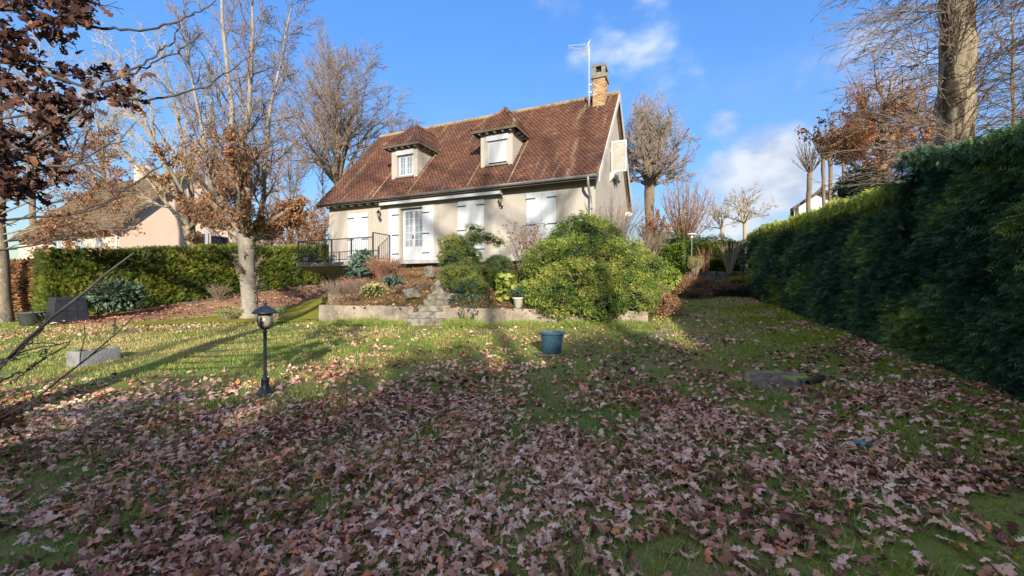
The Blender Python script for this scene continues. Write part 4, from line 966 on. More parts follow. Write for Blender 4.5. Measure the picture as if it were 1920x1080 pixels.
twig_shrub('grey_shrub', 'tall grey leafless shrub against the gable wall behind the juniper', bz(1150, 450, 15.2), 130, 2.3, 1.35, M['twig_grey'], 45, sub=6, rad=.008, leaf=LF, leafm=M['fern'], lsize=.035, nleaf=300)
gs = H2W(1.2, 4.5, 2.2); twig_shrub('grey_shrub', 'second leafless shrub further along the gable wall', gs, 120, 2.0, 1.3, M['twig'], 46, sub=5, rad=.008)
twig_shrub('fern_clump', 'rust brown dry fern clump at the foot of the juniper', G(1246, 596) + np.array([0, .5, -.05]), 260, .85, .65, M['twig_red'], 47, sub=3, rad=.005, leaf=LF, leafm=M['fern'], lsize=.08, nleaf=1600, arch=.5)
twig_shrub('fern_clump', 'pale dry grass clump behind the rust brown ferns', G(1256, 585) + np.array([.3, 2.2, 0]), 220, 1.0, .5, M['twig_pale'], 48, sub=2, rad=.005, arch=.3)
shrub('ivy_mound', 'bright green ivy mound under the sunlit hedge block', 'shrub', [pb(1252, 520, 15.8, 22, 16), pb(1245, 535, 15.0, 16, 14)], 1500, .12, LF, M['lime'], 49, up=.2, clump=.25, bias=.1)
shrub('ivy_mound', 'dull green ground ivy below the twisted pine beside the steps', 'plant', [pb(872, 562, 11.9, 30, 10), pb(902, 568, 11.6, 24, 9), pb(880, 585, 11.2, 20, 14, .3)], 2200, .08, LF, M['rhodo'], 50, up=.1, clump=.25, core=False, depth=.7)
# bergenia with big leaves, each leaf a part
r = np.random.default_rng(61); bc = P(950, 545, 11.9); bg_ = thing('bergenia', 'big leaved yellow green perennial beside the white pot', 'plant', bc)
lm = [mesh('leaf', *[RD[0], RD[1]], None, np.full(len(RD[0]), t), M['lime'], True) for t in (.25, .5, .7, .95)]
for i in range(52):
    px, py = 928 + 44 * r.random(), 510 + 52 * r.random(); q = P(px, py, 11.9 - (py - 530) * .012 + r.normal(0, .12)) - bc
    o = link('leaf', lm[i % 4], bg_, tuple(q)); s = r.uniform(.14, .24); o.scale = (s, s, s); o.rotation_euler = (r.normal(-.1, .45), r.normal(.5, .35), -math.pi / 2 + r.normal(0, .9))
twm = MB()
for i in range(26): e = P(928 + 44 * r.random(), 512 + 45 * r.random(), 11.9) - bc; twm.tube([(e[0] * .5, .1, -.45), e], .008, 4)
twm.build('stem', M['lime'], bg_)
q = P(972, 572, 11.05); q[2] = TOPZ - .005; pt = thing('white_pot', 'chalky white flowerpot standing on the retaining wall', 'flowerpot', q + np.array([0, .06, 0]))
MB().lathe([(0, 0), (.105, 0), (.145, .24), (.165, .245), (.168, .285), (.15, .285), (.145, .25), (0, .25)], k=20).build('pot', M['pot_white'], pt, True)
q2 = q + np.array([0, .06, .27]); twig_shrub('potted_fern', 'feathery green fern growing in the white pot', q2, 60, .28, .26, M['pine'], 62, 'plant', sub=4, rad=.004, leaf=LF, leafm=M['rhodo'], lsize=.05, nleaf=700, arch=.5)

# ================================================================ far end of the garden
twig_shrub('dogwood', 'red stemmed dogwood in front of the clipped hedge', P(1322, 520, 17.6), 34, 1.25, .4, M['twig_red'], 63, sub=1, rad=.010)
twig_shrub('pampas_clump', 'tall pale dry stems behind the golden conifer', P(1368, 512, 17.6), 46, 1.35, .55, M['twig_pale'], 64, sub=1, rad=.010)
twig_shrub('broom_bush', 'pale green broom beside the red dogwood stems', P(1304, 520, 17.3), 120, .85, .32, M['twig_pale'], 65, sub=3, rad=.005, leaf=LF, leafm=M['lime'], lsize=.05, nleaf=800)
for i, (px, py, d, w, h) in enumerate(((1290, 545, 16.8, .8, .7), (1325, 545, 16.6, .9, .6), (1350, 552, 16.2, .8, .5), (1300, 556, 15.9, .8, .35), (1272, 552, 16.2, .6, .6))):
    twig_shrub('dry_bush', ('brown dry perennial at the near corner of the far flower bed', 'brown dry perennial under the red dogwood stems', 'low dry perennial beside the golden conifer', 'flattened dry perennial on the lawn edge of the far bed', 'straw coloured dry perennial beside the ivy mound')[i],
               P(px, py, d), 150, h, w, M['twig' if i % 2 else 'twig_red'], 70 + i, sub=3, rad=.006, leaf=LF, leafm=M['fern'], lsize=.07, nleaf=700, arch=.3)
shrub('golden_conifer', 'small golden yellow conifer in the far flower bed', 'shrub', [pb(1380, 536, 16.3, 19, 16), pb(1392, 528, 16.5, 11, 10)], 1300, .11, FR3, M['gold'], 80, up=.7, clump=.2)
twig_shrub('heather', 'grey purple heather cushion at the hedge end of the far bed', P(1392, 560, 15.9), 420, .52, .55, M['heather'], 81, sub=3, rad=.006, spring=.5)
shrub('dark_evergreen', 'dark green cushion next to the golden conifer', 'shrub', [pb(1356, 548, 16.3, 16, 9)], 600, .10, LF, M['rhodo'], 82, clump=.2)
for i, (px, d, w, h) in enumerate(((1256, 23.0, 38, 20), (1338, 22.5, 34, 14), (1300, 23.5, 30, 12))):
    shrub('green_bush', ('bright green bush top above the sunlit hedge block', 'bright green bush top above the far clipped hedge', 'bright green bush behind the white garden lamp')[i], 'shrub', [pb(px, 466, d, w, h * 1.3), pb(px + 14, 460, d, w * .5, h), pb(px - 16, 470, d, w * .6, h * 1.2)], 1500, .22, FR3, M['lime'], 90 + i, up=1.0, clump=.4, bias=-.15, minz=1.3)
shrub('laurel_bush', 'pale leaved shrub where the long cypress hedge ends', 'shrub', [pb(1406, 470, 17.2, 12, 20), pb(1404, 490, 17.2, 12, 16)], 300, .22, LF, M['lime'], 94, core=False, depth=.8)
# low wall of stone slabs
sw = thing('stone_wall', 'low grey wall of rough stone slabs behind the far flower bed', 'wall', P(1345, 545, 17.9))
wa, wb_ = P(1288, 0, 18.2)[:2], P(1396, 0, 17.6)[:2]; zb_, zt_ = EYE - .25, EYE + .70
nx_ = 6; cuts = np.cumsum(np.concatenate([[0], rng.uniform(.7, 1.3, nx_)])); cuts /= cuts[-1]
for i in range(nx_):
    for lv in range(1 if i in (1, 3, 4) else 2):
        z0, z1 = (zb_, zt_) if i in (1, 3, 4) else ((zb_, (zb_ + zt_) / 2 - .01) if lv == 0 else ((zb_ + zt_) / 2 + .01, zt_))
        a, b = wa + (wb_ - wa) * (cuts[i] + .004), wa + (wb_ - wa) * (cuts[i + 1] - .004); nq = np.array([0, .16]); j = rng.normal(0, .015, (8, 3))
        V = np.array([[*a, z0], [*b, z0], [*(b + nq), z0], [*(a + nq), z0], [*a, z1], [*b, z1], [*(b + nq), z1], [*(a + nq), z1]]) + j - np.array(sw.location)
        MB().hexa(V, rng.uniform(.4, 1)).build('slab', M['stone'], sw)
gp_ = thing('garden_lamp', 'slim white lamp on a tall post in front of the dark hedge end', 'lamp', P(1297, 512, 17.9))
MB().tube([(0, 0, -.3), (0, 0, 1.55)], .022, 6).build('pole', M['zinc'], gp_)
MB().lathe([(.0, 1.72), (.19, 1.68), (.20, 1.65), (.05, 1.62), (.05, 1.52), (0, 1.52)], k=12).build('lamp_head', M['white_wall'], gp_)
# ================================================================ trees
def poly(pts, n): return lerp_poly(pts, n)
def tree(name, label, base, stems, radii, levels, bark, twig, seed, group=None, leaf=None, leafm=None, nleaf=0, lsize=.07, lbias=0.0, leafsel=None, droop=.6, flare=1.5, ksides=10, npts=12, cat='tree', extra=None, sel=None, burr=0):
    """stems: list of polylines (world); levels: branch specs; last levels are the crown"""
    r = np.random.default_rng(seed); root = thing(name, label, cat, base, 0, group)
    S = [poly(s, npts) for s in stems]; Pp = np.array(S); t = np.linspace(0, 1, npts)
    Pp = Pp + np.cumsum(r.normal(0, .012 * (12 / npts) ** 1.5, Pp.shape), 1) * np.array([1, 1, .3]) * (np.linalg.norm(Pp[:, -1] - Pp[:, 0], axis=1) / 4)[:, None, None] * (t > 0)[None, :, None]
    Rr = np.array([np.interp(t, np.linspace(0, 1, len(q)), q) for q in radii])
    Rr = Rr * (1 + r.normal(0, .035, Rr.shape))
    if flare: Rr[0] *= 1 + (flare - 1) * np.exp(-t * 14)
    Vs, Qs, o = [], [], 0
    for i in range(len(S)):
        V, Q = tubes(Pp[i:i + 1], Rr[i:i + 1], ksides if i == 0 else max(6, ksides - 2)); Vs.append(V); Qs.append(Q + o); o += len(V)
    TV = np.vstack(Vs)
    if burr:
        for _ in range(burr):
            c = TV[r.integers(0, len(TV))]; dd = np.linalg.norm((TV - c) * [1, 1, .8], axis=1); rr_ = r.uniform(.10, .20); axis_ = np.array([np.interp(TV[:, 2], Pp[0][:, 2], Pp[0][:, 0]), np.interp(TV[:, 2], Pp[0][:, 2], Pp[0][:, 1]), TV[:, 2]]).T
            TV = TV + nrm(TV - axis_) * (np.exp(-(dd / rr_) ** 2) * r.uniform(.02, .06))[:, None]
    part('trunk', TV, None, np.vstack(Qs), bark, root, world=True, smooth=True)
    Vs, Qs, o = [], [], 0; cur = (Pp, Rr); hist = []
    for li, s in enumerate(levels):
        if s.get('from') is not None: src = (np.array(Pp)[s['from']], np.array(Rr)[s['from']]) if isinstance(s['from'], list) else hist[s['from']]
        else: src = cur
        P2, R2 = branch(src[0], src[1], s, r)
        if s.get('keep'): k_ = s['keep'](P2); P2, R2 = P2[k_], R2[k_]
        hist.append((P2, R2)); cur = (P2, R2); k = s.get('k', 3)
        V, Q = tubes(P2, R2, k); m_ = bark if s.get('bark') else twig
        if s.get('bark'): part('limb', V, None, Q, bark, root, world=True, smooth=True)
        else: Vs.append(V); Qs.append(Q + o); o += len(V)
    if Vs: part('crown', np.vstack(Vs), None, np.vstack(Qs), twig, root, world=True)
    if nleaf:
        src = np.vstack([h[0][:, 1:].reshape(-1, 3) for h in (hist if leafsel is None else [hist[i] for i in leafsel])])
        if sel: src = src[sel(src)]
        k = r.integers(0, len(src), nleaf); p = src[k] + r.normal(0, .05, (nleaf, 3)); d = r.normal(0, 1, (nleaf, 3)) + np.array([0, 0, -droop])
        V, T, tt = place(leaf, p, frames(d, r.normal(0, 1, (nleaf, 3)), r), lsize * r.uniform(.6, 1.3, nleaf), np.clip(r.normal(.5 + lbias, .22, nleaf), 0, 1)); part('foliage', V, T, None, leafm, root, tt, world=True)
    return root, hist
def L(n, t, ang, ln, pts, wig, up, rr, rmin, k=3, **kw): return dict(n=n, t=t, ang=ang, len=ln, pts=pts, wig=wig, up=up, rr=rr, rmin=rmin, k=k, **kw)
def pl(*pp): return [P(*q) for q in pp]
# --- A: pollard with tall regrown stems, next to the drive
b = G(469, 597); d = b[1]; b[2] -= .1
A_st = [[b, P(466, 520, d), P(462, 440, d)], pl((461, 470, d), (442, 380, d + .2), (432, 300, d + .4), (428, 190, d + .5), (412, 60, d + .6), (405, -120, d + .7)),
        pl((463, 465, d), (470, 380, d - .3), (462, 290, d - .3), (470, 200, d - .4), (482, 100, d - .4), (490, -90, d - .5)), pl((466, 460, d), (492, 390, d + .3), (500, 320, d + .4), (508, 220, d + .5), (535, 120, d + .6), (560, -20, d + .7)),
        pl((460, 455, d), (425, 400, d - .6), (395, 350, d - .9), (385, 280, d - 1.0), (365, 160, d - 1.1), (340, 20, d - 1.2)), pl((468, 450, d), (510, 415, d - .5), (545, 392, d - .8), (568, 388, d - 1.0)), pl((458, 450, d), (415, 420, d + .5), (380, 395, d + .9), (350, 392, d + 1.1)), pl((466, 455, d), (505, 440, d + .9), (540, 415, d + 1.4), (575, 418, d + 1.7)),
        pl((462, 450, d), (448, 400, d - 1.2), (444, 330, d - 1.8), (440, 250, d - 2.1))]
A_r = [[.27, .235, .26], [.13, .10, .08, .05, .02], [.115, .09, .07, .045, .018], [.105, .08, .06, .035, .014], [.10, .07, .05, .035, .014], [.10, .085, .06], [.10, .08, .05], [.09, .07, .05], [.09, .07, .05]]
tree('pollard_tree', 'grey trunked pollard with tall bare stems and russet dead leaves around its fork', b, A_st, A_r,
     [L(24, (.12, .98), .7, .24, 7, .12, .10, .40, .010, 5, tap=.45), L(10, (.12, .98), .7, .48, 5, .16, .08, .6, .0065, 3), L(7, (.1, .98), .65, .55, 4, .2, .05, .7, .0055, 3)], M['bark_pale'], M['twig'], 101,
     leaf=LF, leafm=M['dead_leaf'], nleaf=9000, lsize=.12, leafsel=[1, 2], lbias=.12, sel=lambda s: (s[:, 2] < 5.7 + vnoise(s[:, 0], s[:, 1], .7) * 1.6) & (s[:, 2] > 3.5), flare=1.45)
# --- B: lighter multi-stemmed tree just behind the hedge
d = 21.5
tree('multi_stem_tree', 'pale multi stemmed tree rising behind the hedge in front of the pink gable', P(355, 500, d), [pl((355, 500, d), (357, 455, d), (352, 425, d)), pl((352, 430, d), (335, 370, d), (300, 270, d + 1), (260, 170, d + 1.5), (215, 60, d + 2)), pl((354, 430, d), (365, 370, d), (352, 290, d), (330, 180, d), (300, 60, d)),
     pl((354, 432, d), (385, 380, d), (402, 300, d + .5), (395, 200, d + .5), (385, 100, d)), pl((352, 428, d), (318, 385, d), (262, 310, d), (200, 240, d)), pl((353, 428, d), (345, 360, d - 1), (280, 250, d - 2), (232, 130, d - 2)), pl((355, 430, d), (372, 400, d - 1), (425, 350, d - 1), (470, 280, d - 1))],
     [[.30, .25, .26], [.13, .11, .08, .05, .02], [.14, .11, .08, .05, .02], [.14, .1, .08, .05, .02], [.1, .08, .05, .02], [.1, .08, .05, .02], [.1, .08, .05, .02]],
     [L(12, (.15, .98), .6, .3, 6, .12, .10, .5, .013, 4, tap=.5), L(8, (.15, .98), .6, .4, 4, .15, .08, .6, .010, 3), L(5, (.1, .98), .6, .5, 3, .15, .05, .7, .009, 3)], M['bark_grey'], M['twig_pale'], 102,
     leaf=LF, leafm=M['dead_leaf'], nleaf=4600, lsize=.16, leafsel=[1, 2], lbias=.15, sel=lambda s: (s[:, 2] < 8.4) & (s[:, 2] > 4) & (s[:, 0] > -18))
# --- C: big oak behind the house
d = 36.0
def oak(name, label, px, py, d, top, half, r0, seed, bark, twig, nb=9, n1=9, n2=8, n3=5, fork=.45, group=None, leaf=0, lsel=None, rm=.012, upw=.05, base=480, limb_ang=.65, n2len=.46, ln=.46):
    """spreading bare tree: trunk to the fork, limbs to the rim of a dome"""
    r = np.random.default_rng(seed); s = d / F; b = P(px, base, d); f = P(px, py, d); tp = P(px, top, d); Hc = tp[2] - f[2]; W = half * s
    stems, rad = [[b, (b + f) / 2 + r.normal(0, .05, 3), f]], [[r0, r0 * .86, r0 * .84]]
    for i in range(nb):
        a = i * 2.4 + r.normal(0, .3); q = (i + .5) / nb; out_ = W * math.sin(q * math.pi / 2) * r.uniform(.85, 1.05); hh_ = Hc * (math.cos(q * math.pi / 2) * .9 + .12) * r.uniform(.85, 1.02); dx, dy = math.cos(a) * out_, math.sin(a) * out_
        st = f + np.array([0, 0, -.25 + .1 * (nb - i) * .2])
        stems.append([st, st + np.array([dx * .22, dy * .22, hh_ * .30]), st + np.array([dx * .55, dy * .55, hh_ * .62]) + r.normal(0, W * .05, 3), st + np.array([dx, dy, hh_])]); rad.append([r0 * .44, r0 * .27, r0 * .14, r0 * .035])
    return tree(name, label, b, stems, rad, [L(n1, (.2, .98), limb_ang, ln, 6, .14, upw, .5, rm * 1.5, 4, tap=.5, **{'from': list(range(1, nb + 1))}), L(n2, (.12, .98), .65, n2len, 5, .18, upw, .6, rm, 3), L(n3, (.1, .98), .6, .5, 4, .2, upw, .7, rm * .8, 3)], bark, twig, seed, group=group, ksides=9, npts=9,
                leaf=LF if leaf else None, leafm=M['dead_leaf'], nleaf=leaf, lsize=.2, leafsel=lsel)
oak('oak_tree', 'big bare oak with wide domed crown rising behind the house', 634, 345, 36, 84, 150, .42, 103, M['bark_brown'], M['twig'], nb=17, n1=12, n2=10, n3=6, rm=.0125, ln=.55)
# --- D: pollarded tree beyond the gable
oak('lime_tree', 'stout pollarded tree with twisting limbs and a fuzzy round crown beyond the gable', 1217, 345, 33, 205, 80, .44, 104, M['bark_brown'], M['twig_grey'], nb=17, n1=12, n2=13, n3=7, rm=.0105, upw=.10, base=470, ln=.55)
# --- E: brown twiggy fan
def fan(name, label, px, base, d, top, half, seed, twig, n=40, leaf=0, group=None, rm=.012, r0=.05, levels=2, lb=.1, lsize=.14):
    r = np.random.default_rng(seed); s = d / F; b = P(px, base, d); H_ = P(px, top, d)[2] - b[2]; W = half * s; stems, rad = [], []
    for i in range(n):
        a = i * 2.4; q = math.sqrt((i + .5) / n); o = q * W; h = H_ * (1 - .45 * q ** 2.2) * r.uniform(.86, 1.02); dx, dy = math.cos(a) * o, math.sin(a) * o
        stems.append([b + np.array([dx * .05, dy * .05, 0]), b + np.array([dx * .32, dy * .32, h * .3]), b + np.array([dx * .75, dy * .75, h * .68]), b + np.array([dx, dy, h])]); rad.append([r0, r0 * .7, r0 * .4, rm])
    return tree(name, label, b, stems, rad, [L(12, (.2, .98), .45, .24, 4, .1, .15, .6, rm, 3), L(5, (.2, .98), .45, .4, 3, .1, .12, .7, rm * .8, 3)][:levels], M['bark_brown'], twig, seed, flare=0, ksides=6, npts=8, leaf=LF if leaf else None, leafm=M['dead_leaf'], nleaf=leaf, lsize=lsize, lbias=lb, group=group)
fan('beech_tree', 'russet fan shaped twiggy tree beside the stout pollarded tree', 1283, 470, 31, 330, 58, 105, M['twig_red'], n=40)
fan('beech_bush', 'russet leafy bush around the foot of the stout pollarded tree', 1226, 475, 30, 395, 34, 106, M['twig_red'], n=22, leaf=2600)
oak('pale_tree', 'pale spreading tree in the distance where the long hedge ends', 1395, 415, 42, 348, 58, .22, 107, M['twig_pale'], M['twig_pale'], nb=8, n1=8, n2=7, n3=4, rm=.014, base=475)
oak('pale_tree', 'smaller pale tree half hidden by the russet fan shaped tree', 1352, 425, 47, 370, 46, .2, 108, M['twig_pale'], M['twig_pale'], nb=7, n1=8, n2=7, n3=4, rm=.015, base=475)
# --- pollards beyond the cypress hedge
def pollard(label, px, base, fork, top, d, r0, half, seed, heads=1, n=26, name='pollard_tree', leaf=0, group=None):
    r = np.random.default_rng(seed); b = P(px, base, d); f = P(px, fork, d); Hs = P(px, top, d)[2] - f[2]; W = half * d / F
    stems = [[b, (b + f) / 2 + r.normal(0, .06, 3), f]]; rad = [[r0, r0 * .85, r0 * .95]]
    for i in range(n):
        a = i * 2.4; q = math.sqrt((i + .5) / n); o = np.array([math.cos(a), math.sin(a), 0]) * q * W; h = Hs * 1.15 * (1 - .35 * q * q) * r.uniform(.6, 1.05)
        stems.append([f, f + o * .34 + np.array([0, 0, h * .24]), f + o * .7 + np.array([0, 0, h * .6]), f + o + np.array([0, 0, h])]); rad.append([.024, .018, .013, .008])
    return tree(name, label, b, stems, rad, [L(7, (.25, .98), .4, .25, 4, .08, .15, .6, .011, 3, **{'from': list(range(1, n + 1))}), L(3, (.2, .9), .4, .4, 3, .1, .1, .7, .009, 3)], M['bark_brown'], M['twig'], seed, ksides=9, npts=8, leaf=LF if leaf else None, leafm=M['dead_leaf'], nleaf=leaf, lsize=.13, group=group, flare=1.2)
pollard('slender pollard with bare upright shoots, its trunk nearest the russet pollard', 1556, 420, 297, 232, 24, .11, 26, 110)
pollard('second slender pollard standing close in front of its twin beyond the hedge', 1545, 420, 300, 245, 25, .105, 22, 111)
pollard('short pollard with knobbly head behind the white house gable', 1519, 420, 325, 262, 25, .14, 30, 112)
pollard('thin pollard between the twin pollards and the russet leafed one', 1578, 420, 300, 240, 27, .09, 22, 113)
# --- F: russet pollard and the big trunk with bristling side shoots
d = 15.5
F_st = [pl((1655, 420, d), (1657, 330, d), (1655, 250, d), (1660, 190, d)), pl((1655, 290, d), (1625, 285, d), (1605, 262, d), (1612, 235, d)), pl((1655, 268, d), (1632, 248, d), (1628, 215, d), (1618, 190, d)), pl((1656, 255, d), (1690, 262, d + .4), (1712, 230, d + .6), (1722, 200, d + .7)), pl((1657, 300, d), (1700, 300, d + .8), (1738, 275, d + 1.2), (1745, 240, d + 1.3)), pl((1657, 230, d), (1672, 205, d - .5), (1690, 180, d - .7)), pl((1655, 310, d), (1610, 320, d - .6), (1588, 300, d - 1), (1590, 270, d - 1))]
F_r = [[.21, .18, .16, .15], [.10, .08, .075], [.10, .08, .08], [.10, .08, .08], [.11, .08, .07], [.09, .08, .08], [.08, .06, .05]]
tree('pollard_tree', 'russet leaved pollard with knotted limbs beyond the cypress hedge', P(1655, 420, d), F_st, F_r, [L(16, (.3, 1), .9, .62, 7, .08, .24, .3, .012, 4, tap=.2, angj=.5), L(8, (.1, .95), .7, .42, 5, .12, .06, .6, .008, 3), L(4, (.1, .95), .7, .5, 3, .15, .03, .7, .006, 3)], M['bark_grey'], M['twig_red'], 114,
     leaf=LF, leafm=M['russet_leaf'], nleaf=7000, lsize=.125, leafsel=[1, 2], lbias=.14, sel=lambda s: s[:, 2] < 7.3 + vnoise(s[:, 0], s[:, 1], .8) * 1.5)
d = 10.6
tree('tall_oak', 'massive rough barked trunk bristling with thin drooping side shoots', P(1793, 420, d), [pl((1792, 470, d), (1793, 330, d), (1792, 200, d), (1800, 60, d), (1799, -100, d), (1806, -420, d))], [[.40, .345, .33, .325, .31, .27]],
     [L(280, (.12, .80), 1.35, .22, 8, .05, -.025, .035, .0075, 4, tap=.1, angj=.22), L(9, (.15, .95), .45, .38, 5, .08, .0, .7, .0052, 3), L(3, (.2, .9), .45, .45, 3, .1, 0, .7, .0045, 3)], M['bark_rough'], M['twig'], 115, leaf=LF, leafm=M['dead_leaf'], nleaf=260, lsize=.10, leafsel=[2], lbias=.2, ksides=20, npts=40, flare=1.0, burr=70)
# knobs on the big trunk are part of the trunk's outline
shrub('holly_bush', 'dark holly bush at the foot of the russet leaved pollard', 'shrub', [pb(1612, 345, 14.2, 34, 26), pb(1590, 360, 14.2, 22, 18), pb(1640, 350, 14.5, 24, 18)], 1600, .14, LF, M['rhodo'], 116, clump=.3)
tree('bare_thicket_tree', 'thin bare twigs showing behind the high corner of the cypress hedge', P(1890, 420, 12), [pl((1890, 420, 12), (1895, 250, 12), (1900, 100, 12), (1905, -60, 12)), pl((1930, 420, 12.5), (1935, 230, 12.5), (1950, 60, 12.5), (1960, -100, 12.5))], [[.07, .05, .03, .01], [.07, .05, .03, .01]], [L(26, (.2, .98), .8, .3, 6, .08, .02, .5, .009, 4), L(8, (.15, .95), .5, .4, 4, .1, .02, .6, .006, 3)], M['bark_brown'], M['twig'], 117, flare=0)
# --- G: beech with layered dead leaves at the left edge
d = 13.8; b = G(4, 606); b[2] -= .1; d = b[1]
G_st = [[b, P(6, 520, d), P(4, 430, d), P(0, 300, d), P(-12, 120, d), P(-20, -80, d)]] + [pl((4, y, d), (40 + w * .35, y - 18 - dr, d + dd * .4), (40 + w * .75, y - 22 - dr, d + dd * .8), (40 + w, y - 8 - dr, d + dd)) for (y, w, dd, dr) in ((440, 150, -1.4, 2), (425, 190, .6, 30), (400, 200, -.6, 26), (380, 170, 1.4, 20), (350, 190, -1.0, 22), (330, 150, .7, 30), (300, 150, -.3, 40), (470, 90, .3, 10), (455, 120, -.9, 12))] + [pl((4, y, d), (-60, y - 30, d), (-160, y - 40, d + .5), (-240, y - 30, d + .5)) for y in (440, 380, 320)]
tree('beech_tree', 'grey beech trunk with wide layers of brown dead leaves in front of the pink house', b, G_st, [[.24, .21, .19, .16, .11, .05]] + [[.035, .022, .014, .007]] * 12,
     [L(10, (.2, .98), .6, .36, 6, .1, .0, .5, .009, 4, **{'from': list(range(1, 13))}), L(7, (.1, .98), .6, .45, 4, .12, .0, .6, .006, 3), L(4, (.1, .98), .6, .5, 3, .12, .0, .7, .005, 3)], M['bark_grey'], M['twig'], 118, leaf=LF, leafm=M['dead_leaf'], nleaf=8500, lsize=.115, leafsel=[1, 2], lbias=.10, droop=.2)
# --- wood behind the pink house and between the hedge and the house
for i, (px, fork, top, d, half, r0, bk_c, tw_c, lab) in enumerate(((60, 330, 60, 42, 150, .3, 'bark_brown', 'twig_pale', 'tall pale bare tree behind the roof of the pink house'), (190, 320, 120, 46, 120, .28, 'bark_brown', 'twig_pale', 'bare tree just beyond the ridge of the pink house'), (-70, 330, 90, 40, 140, .3, 'bark_brown', 'twig', 'bare tree at the outer edge of the far wood'),
                                                                  (455, 360, 190, 48, 110, .26, 'bark_brown', 'twig', 'bare tree showing through the stems of the grey pollard'), (545, 385, 250, 52, 80, .24, 'bark_brown', 'twig', 'bare tree low in the gap beside the big oak'))):
    oak('bare_tree', lab, px, fork, d, top, half, r0, 130 + i, M[bk_c], M[tw_c], nb=8, n1=8, n2=7, n3=4, rm=.017, base=470, group='bare trees of the far wood')
for i, (px, top, d, half, leaf, lab) in enumerate(((588, 372, 34, 42, 2600, 'russet leafy beech beside the balcony end of the house'), (545, 400, 38, 44, 1500, 'russet beech lower down in the gap above the hedge'), (496, 410, 40, 34, 900, 'thin russet bush beyond the hedge near the pink gable'))):
    fan('beech_bush', lab, px, 485, d, top, half, 140 + i, M['twig_red'], n=20, leaf=leaf, r0=.05, lsize=.17)
for i, (px, d) in enumerate(((505, 40), (525, 44), (560, 42), (605, 39))):
    tree('sapling', ('slim bare sapling nearest the pink gable', 'slim bare sapling second from the pink gable', 'slim bare sapling in the middle of the gap', 'slim bare sapling nearest the house wall')[i], P(px, 490, d), [pl((px, 490, d), (px + 2, 430, d), (px - 3, 350, d), (px + 1, 280, d))], [[.12, .10, .07, .02]], [L(26, (.25, .98), .7, .2, 5, .12, .06, .4, .016, 3), L(8, (.2, .98), .6, .4, 4, .12, .05, .6, .013, 3)], M['bark_brown'], M['twig'], 150 + i, flare=0, ksides=6, group='saplings in the gap beside the house')
# --- trees behind the camera, which throw the shade over the near lawn
def conifer(label, x, y, h, w, seed):
    z = float(gz(x, y)); bl = [(x, y, z + h * .35, w, w, h * .38), (x, y, z + h * .66, w * .86, w * .8, h * .30), (x, y, z + h * .84, w * .5, w * .5, h * .17)]
    shrub('spruce_tree', label, 'tree', bl, 3200, .8, FR, M['cypress'], seed, up=-.2, group='dense evergreens behind the viewer', cf=.9)
for i, (x, h) in enumerate(((-29, 8.2), (-25.5, 8.6), (-22, 8.4), (-18.5, 8.8), (-15, 9.2), (-11.5, 9.4), (-8, 9.9), (-4.5, 10.6), (-1, 11.4), (2.5, 11.9), (6, 12.2), (9.5, 12.4), (13, 12.3), (16.5, 12.3))):
    conifer('dense evergreen behind the viewer shading the near lawn', x, -19 + (i % 2) * .8, h - 1.35 - .5 * (-5 < x < 6), 3.0, 160 + i)
for i, (x, y, h, s_) in enumerate(((5.0, -31, 27, .9), (8.6, -33, 27, 1.0), (-1.5, -34, 26, .9))):
    z = float(gz(x, y)); c = np.array([x, y, z])
    tree('bare_oak', 'bare oak behind the viewer throwing branch shadows on the bank', c, [[c, c + [0.1, 0, h * .3], c + [0, .1, h * .6], c + [.2, 0, h]]] + [[c + [0, 0, h * q], c + [math.cos(a) * h * .14, math.sin(a) * h * .14, h * (q + .10)], c + [math.cos(a) * h * .25, math.sin(a) * h * .25, h * (q + .2)]] for q, a in ((.72, .3), (.75, 2.6), (.78, 4.4), (.81, 1.4), (.84, 3.4))],
         [[.26 * s_, .20 * s_, .13 * s_, .03]] + [[.10, .06, .02]] * 5, [L(6, (.62, .98), .7, .3, 5, .14, .08, .4, .016, 4), L(3, (.2, .98), .65, .42, 4, .15, .05, .5, .010, 3)], M['bark_brown'], M['twig'], 180 + i, group='bare oaks behind the viewer')

# ================================================================ neighbours
def gable_house(name, label, O, rot, w, Ln, zb, ze, zr, wallm, roofm, over=.45):
    root = thing(name, label, 'house', O, rot); z0 = O[2]
    W = MB(); e, rr_ = ze - z0, zr - z0
    W.add([(0, 0, zb), (0, w, zb), (0, w, e), (0, w / 2, rr_), (0, 0, e)], Q=[[0, 1, 2, 4]], T=[[4, 2, 3]]); W.add([(-Ln, 0, zb), (0, 0, zb), (0, 0, e), (-Ln, 0, e)], Q=[[0, 1, 2, 3]])
    W.add([(-Ln, 0, zb), (-Ln, w, zb), (-Ln, w, e), (-Ln, w / 2, rr_), (-Ln, 0, e)], Q=[[1, 0, 4, 2]], T=[[4, 3, 2]]); W.add([(-Ln, w, zb), (0, w, zb), (0, w, e), (-Ln, w, e)], Q=[[1, 0, 3, 2]])
    W.build('wall', wallm, root); sl = (rr_ - e) / (w / 2); D = MB()
    for s in (0, 1):
        y0 = -over if s == 0 else w + over; V = [(x, y, z + dz) for dz in (-.10, .06) for (x, y, z) in ((-Ln - .3, y0, e - over * sl), (.35, y0, e - over * sl), (.35, w / 2, rr_), (-Ln - .3, w / 2, rr_))]; D.hexa(V)
    rf = D.build('roof', M['wood_dark'], root); tm = MB(); tile_face(tm, (-Ln - .3, -over, e - over * sl + .07), (.36, -over, e - over * sl + .07), (.36, w / 2, rr_ + .07), (-Ln - .3, w / 2, rr_ + .07), .3, .4)
    tm.build('roof_tile', roofm, rf, stuff=True); R = MB(); ridge(R, (-Ln - .3, w / 2, rr_ + .08), (.36, w / 2, rr_ + .08), .11, .5); R.build('ridge_tile', roofm, rf, stuff=True)
    return root
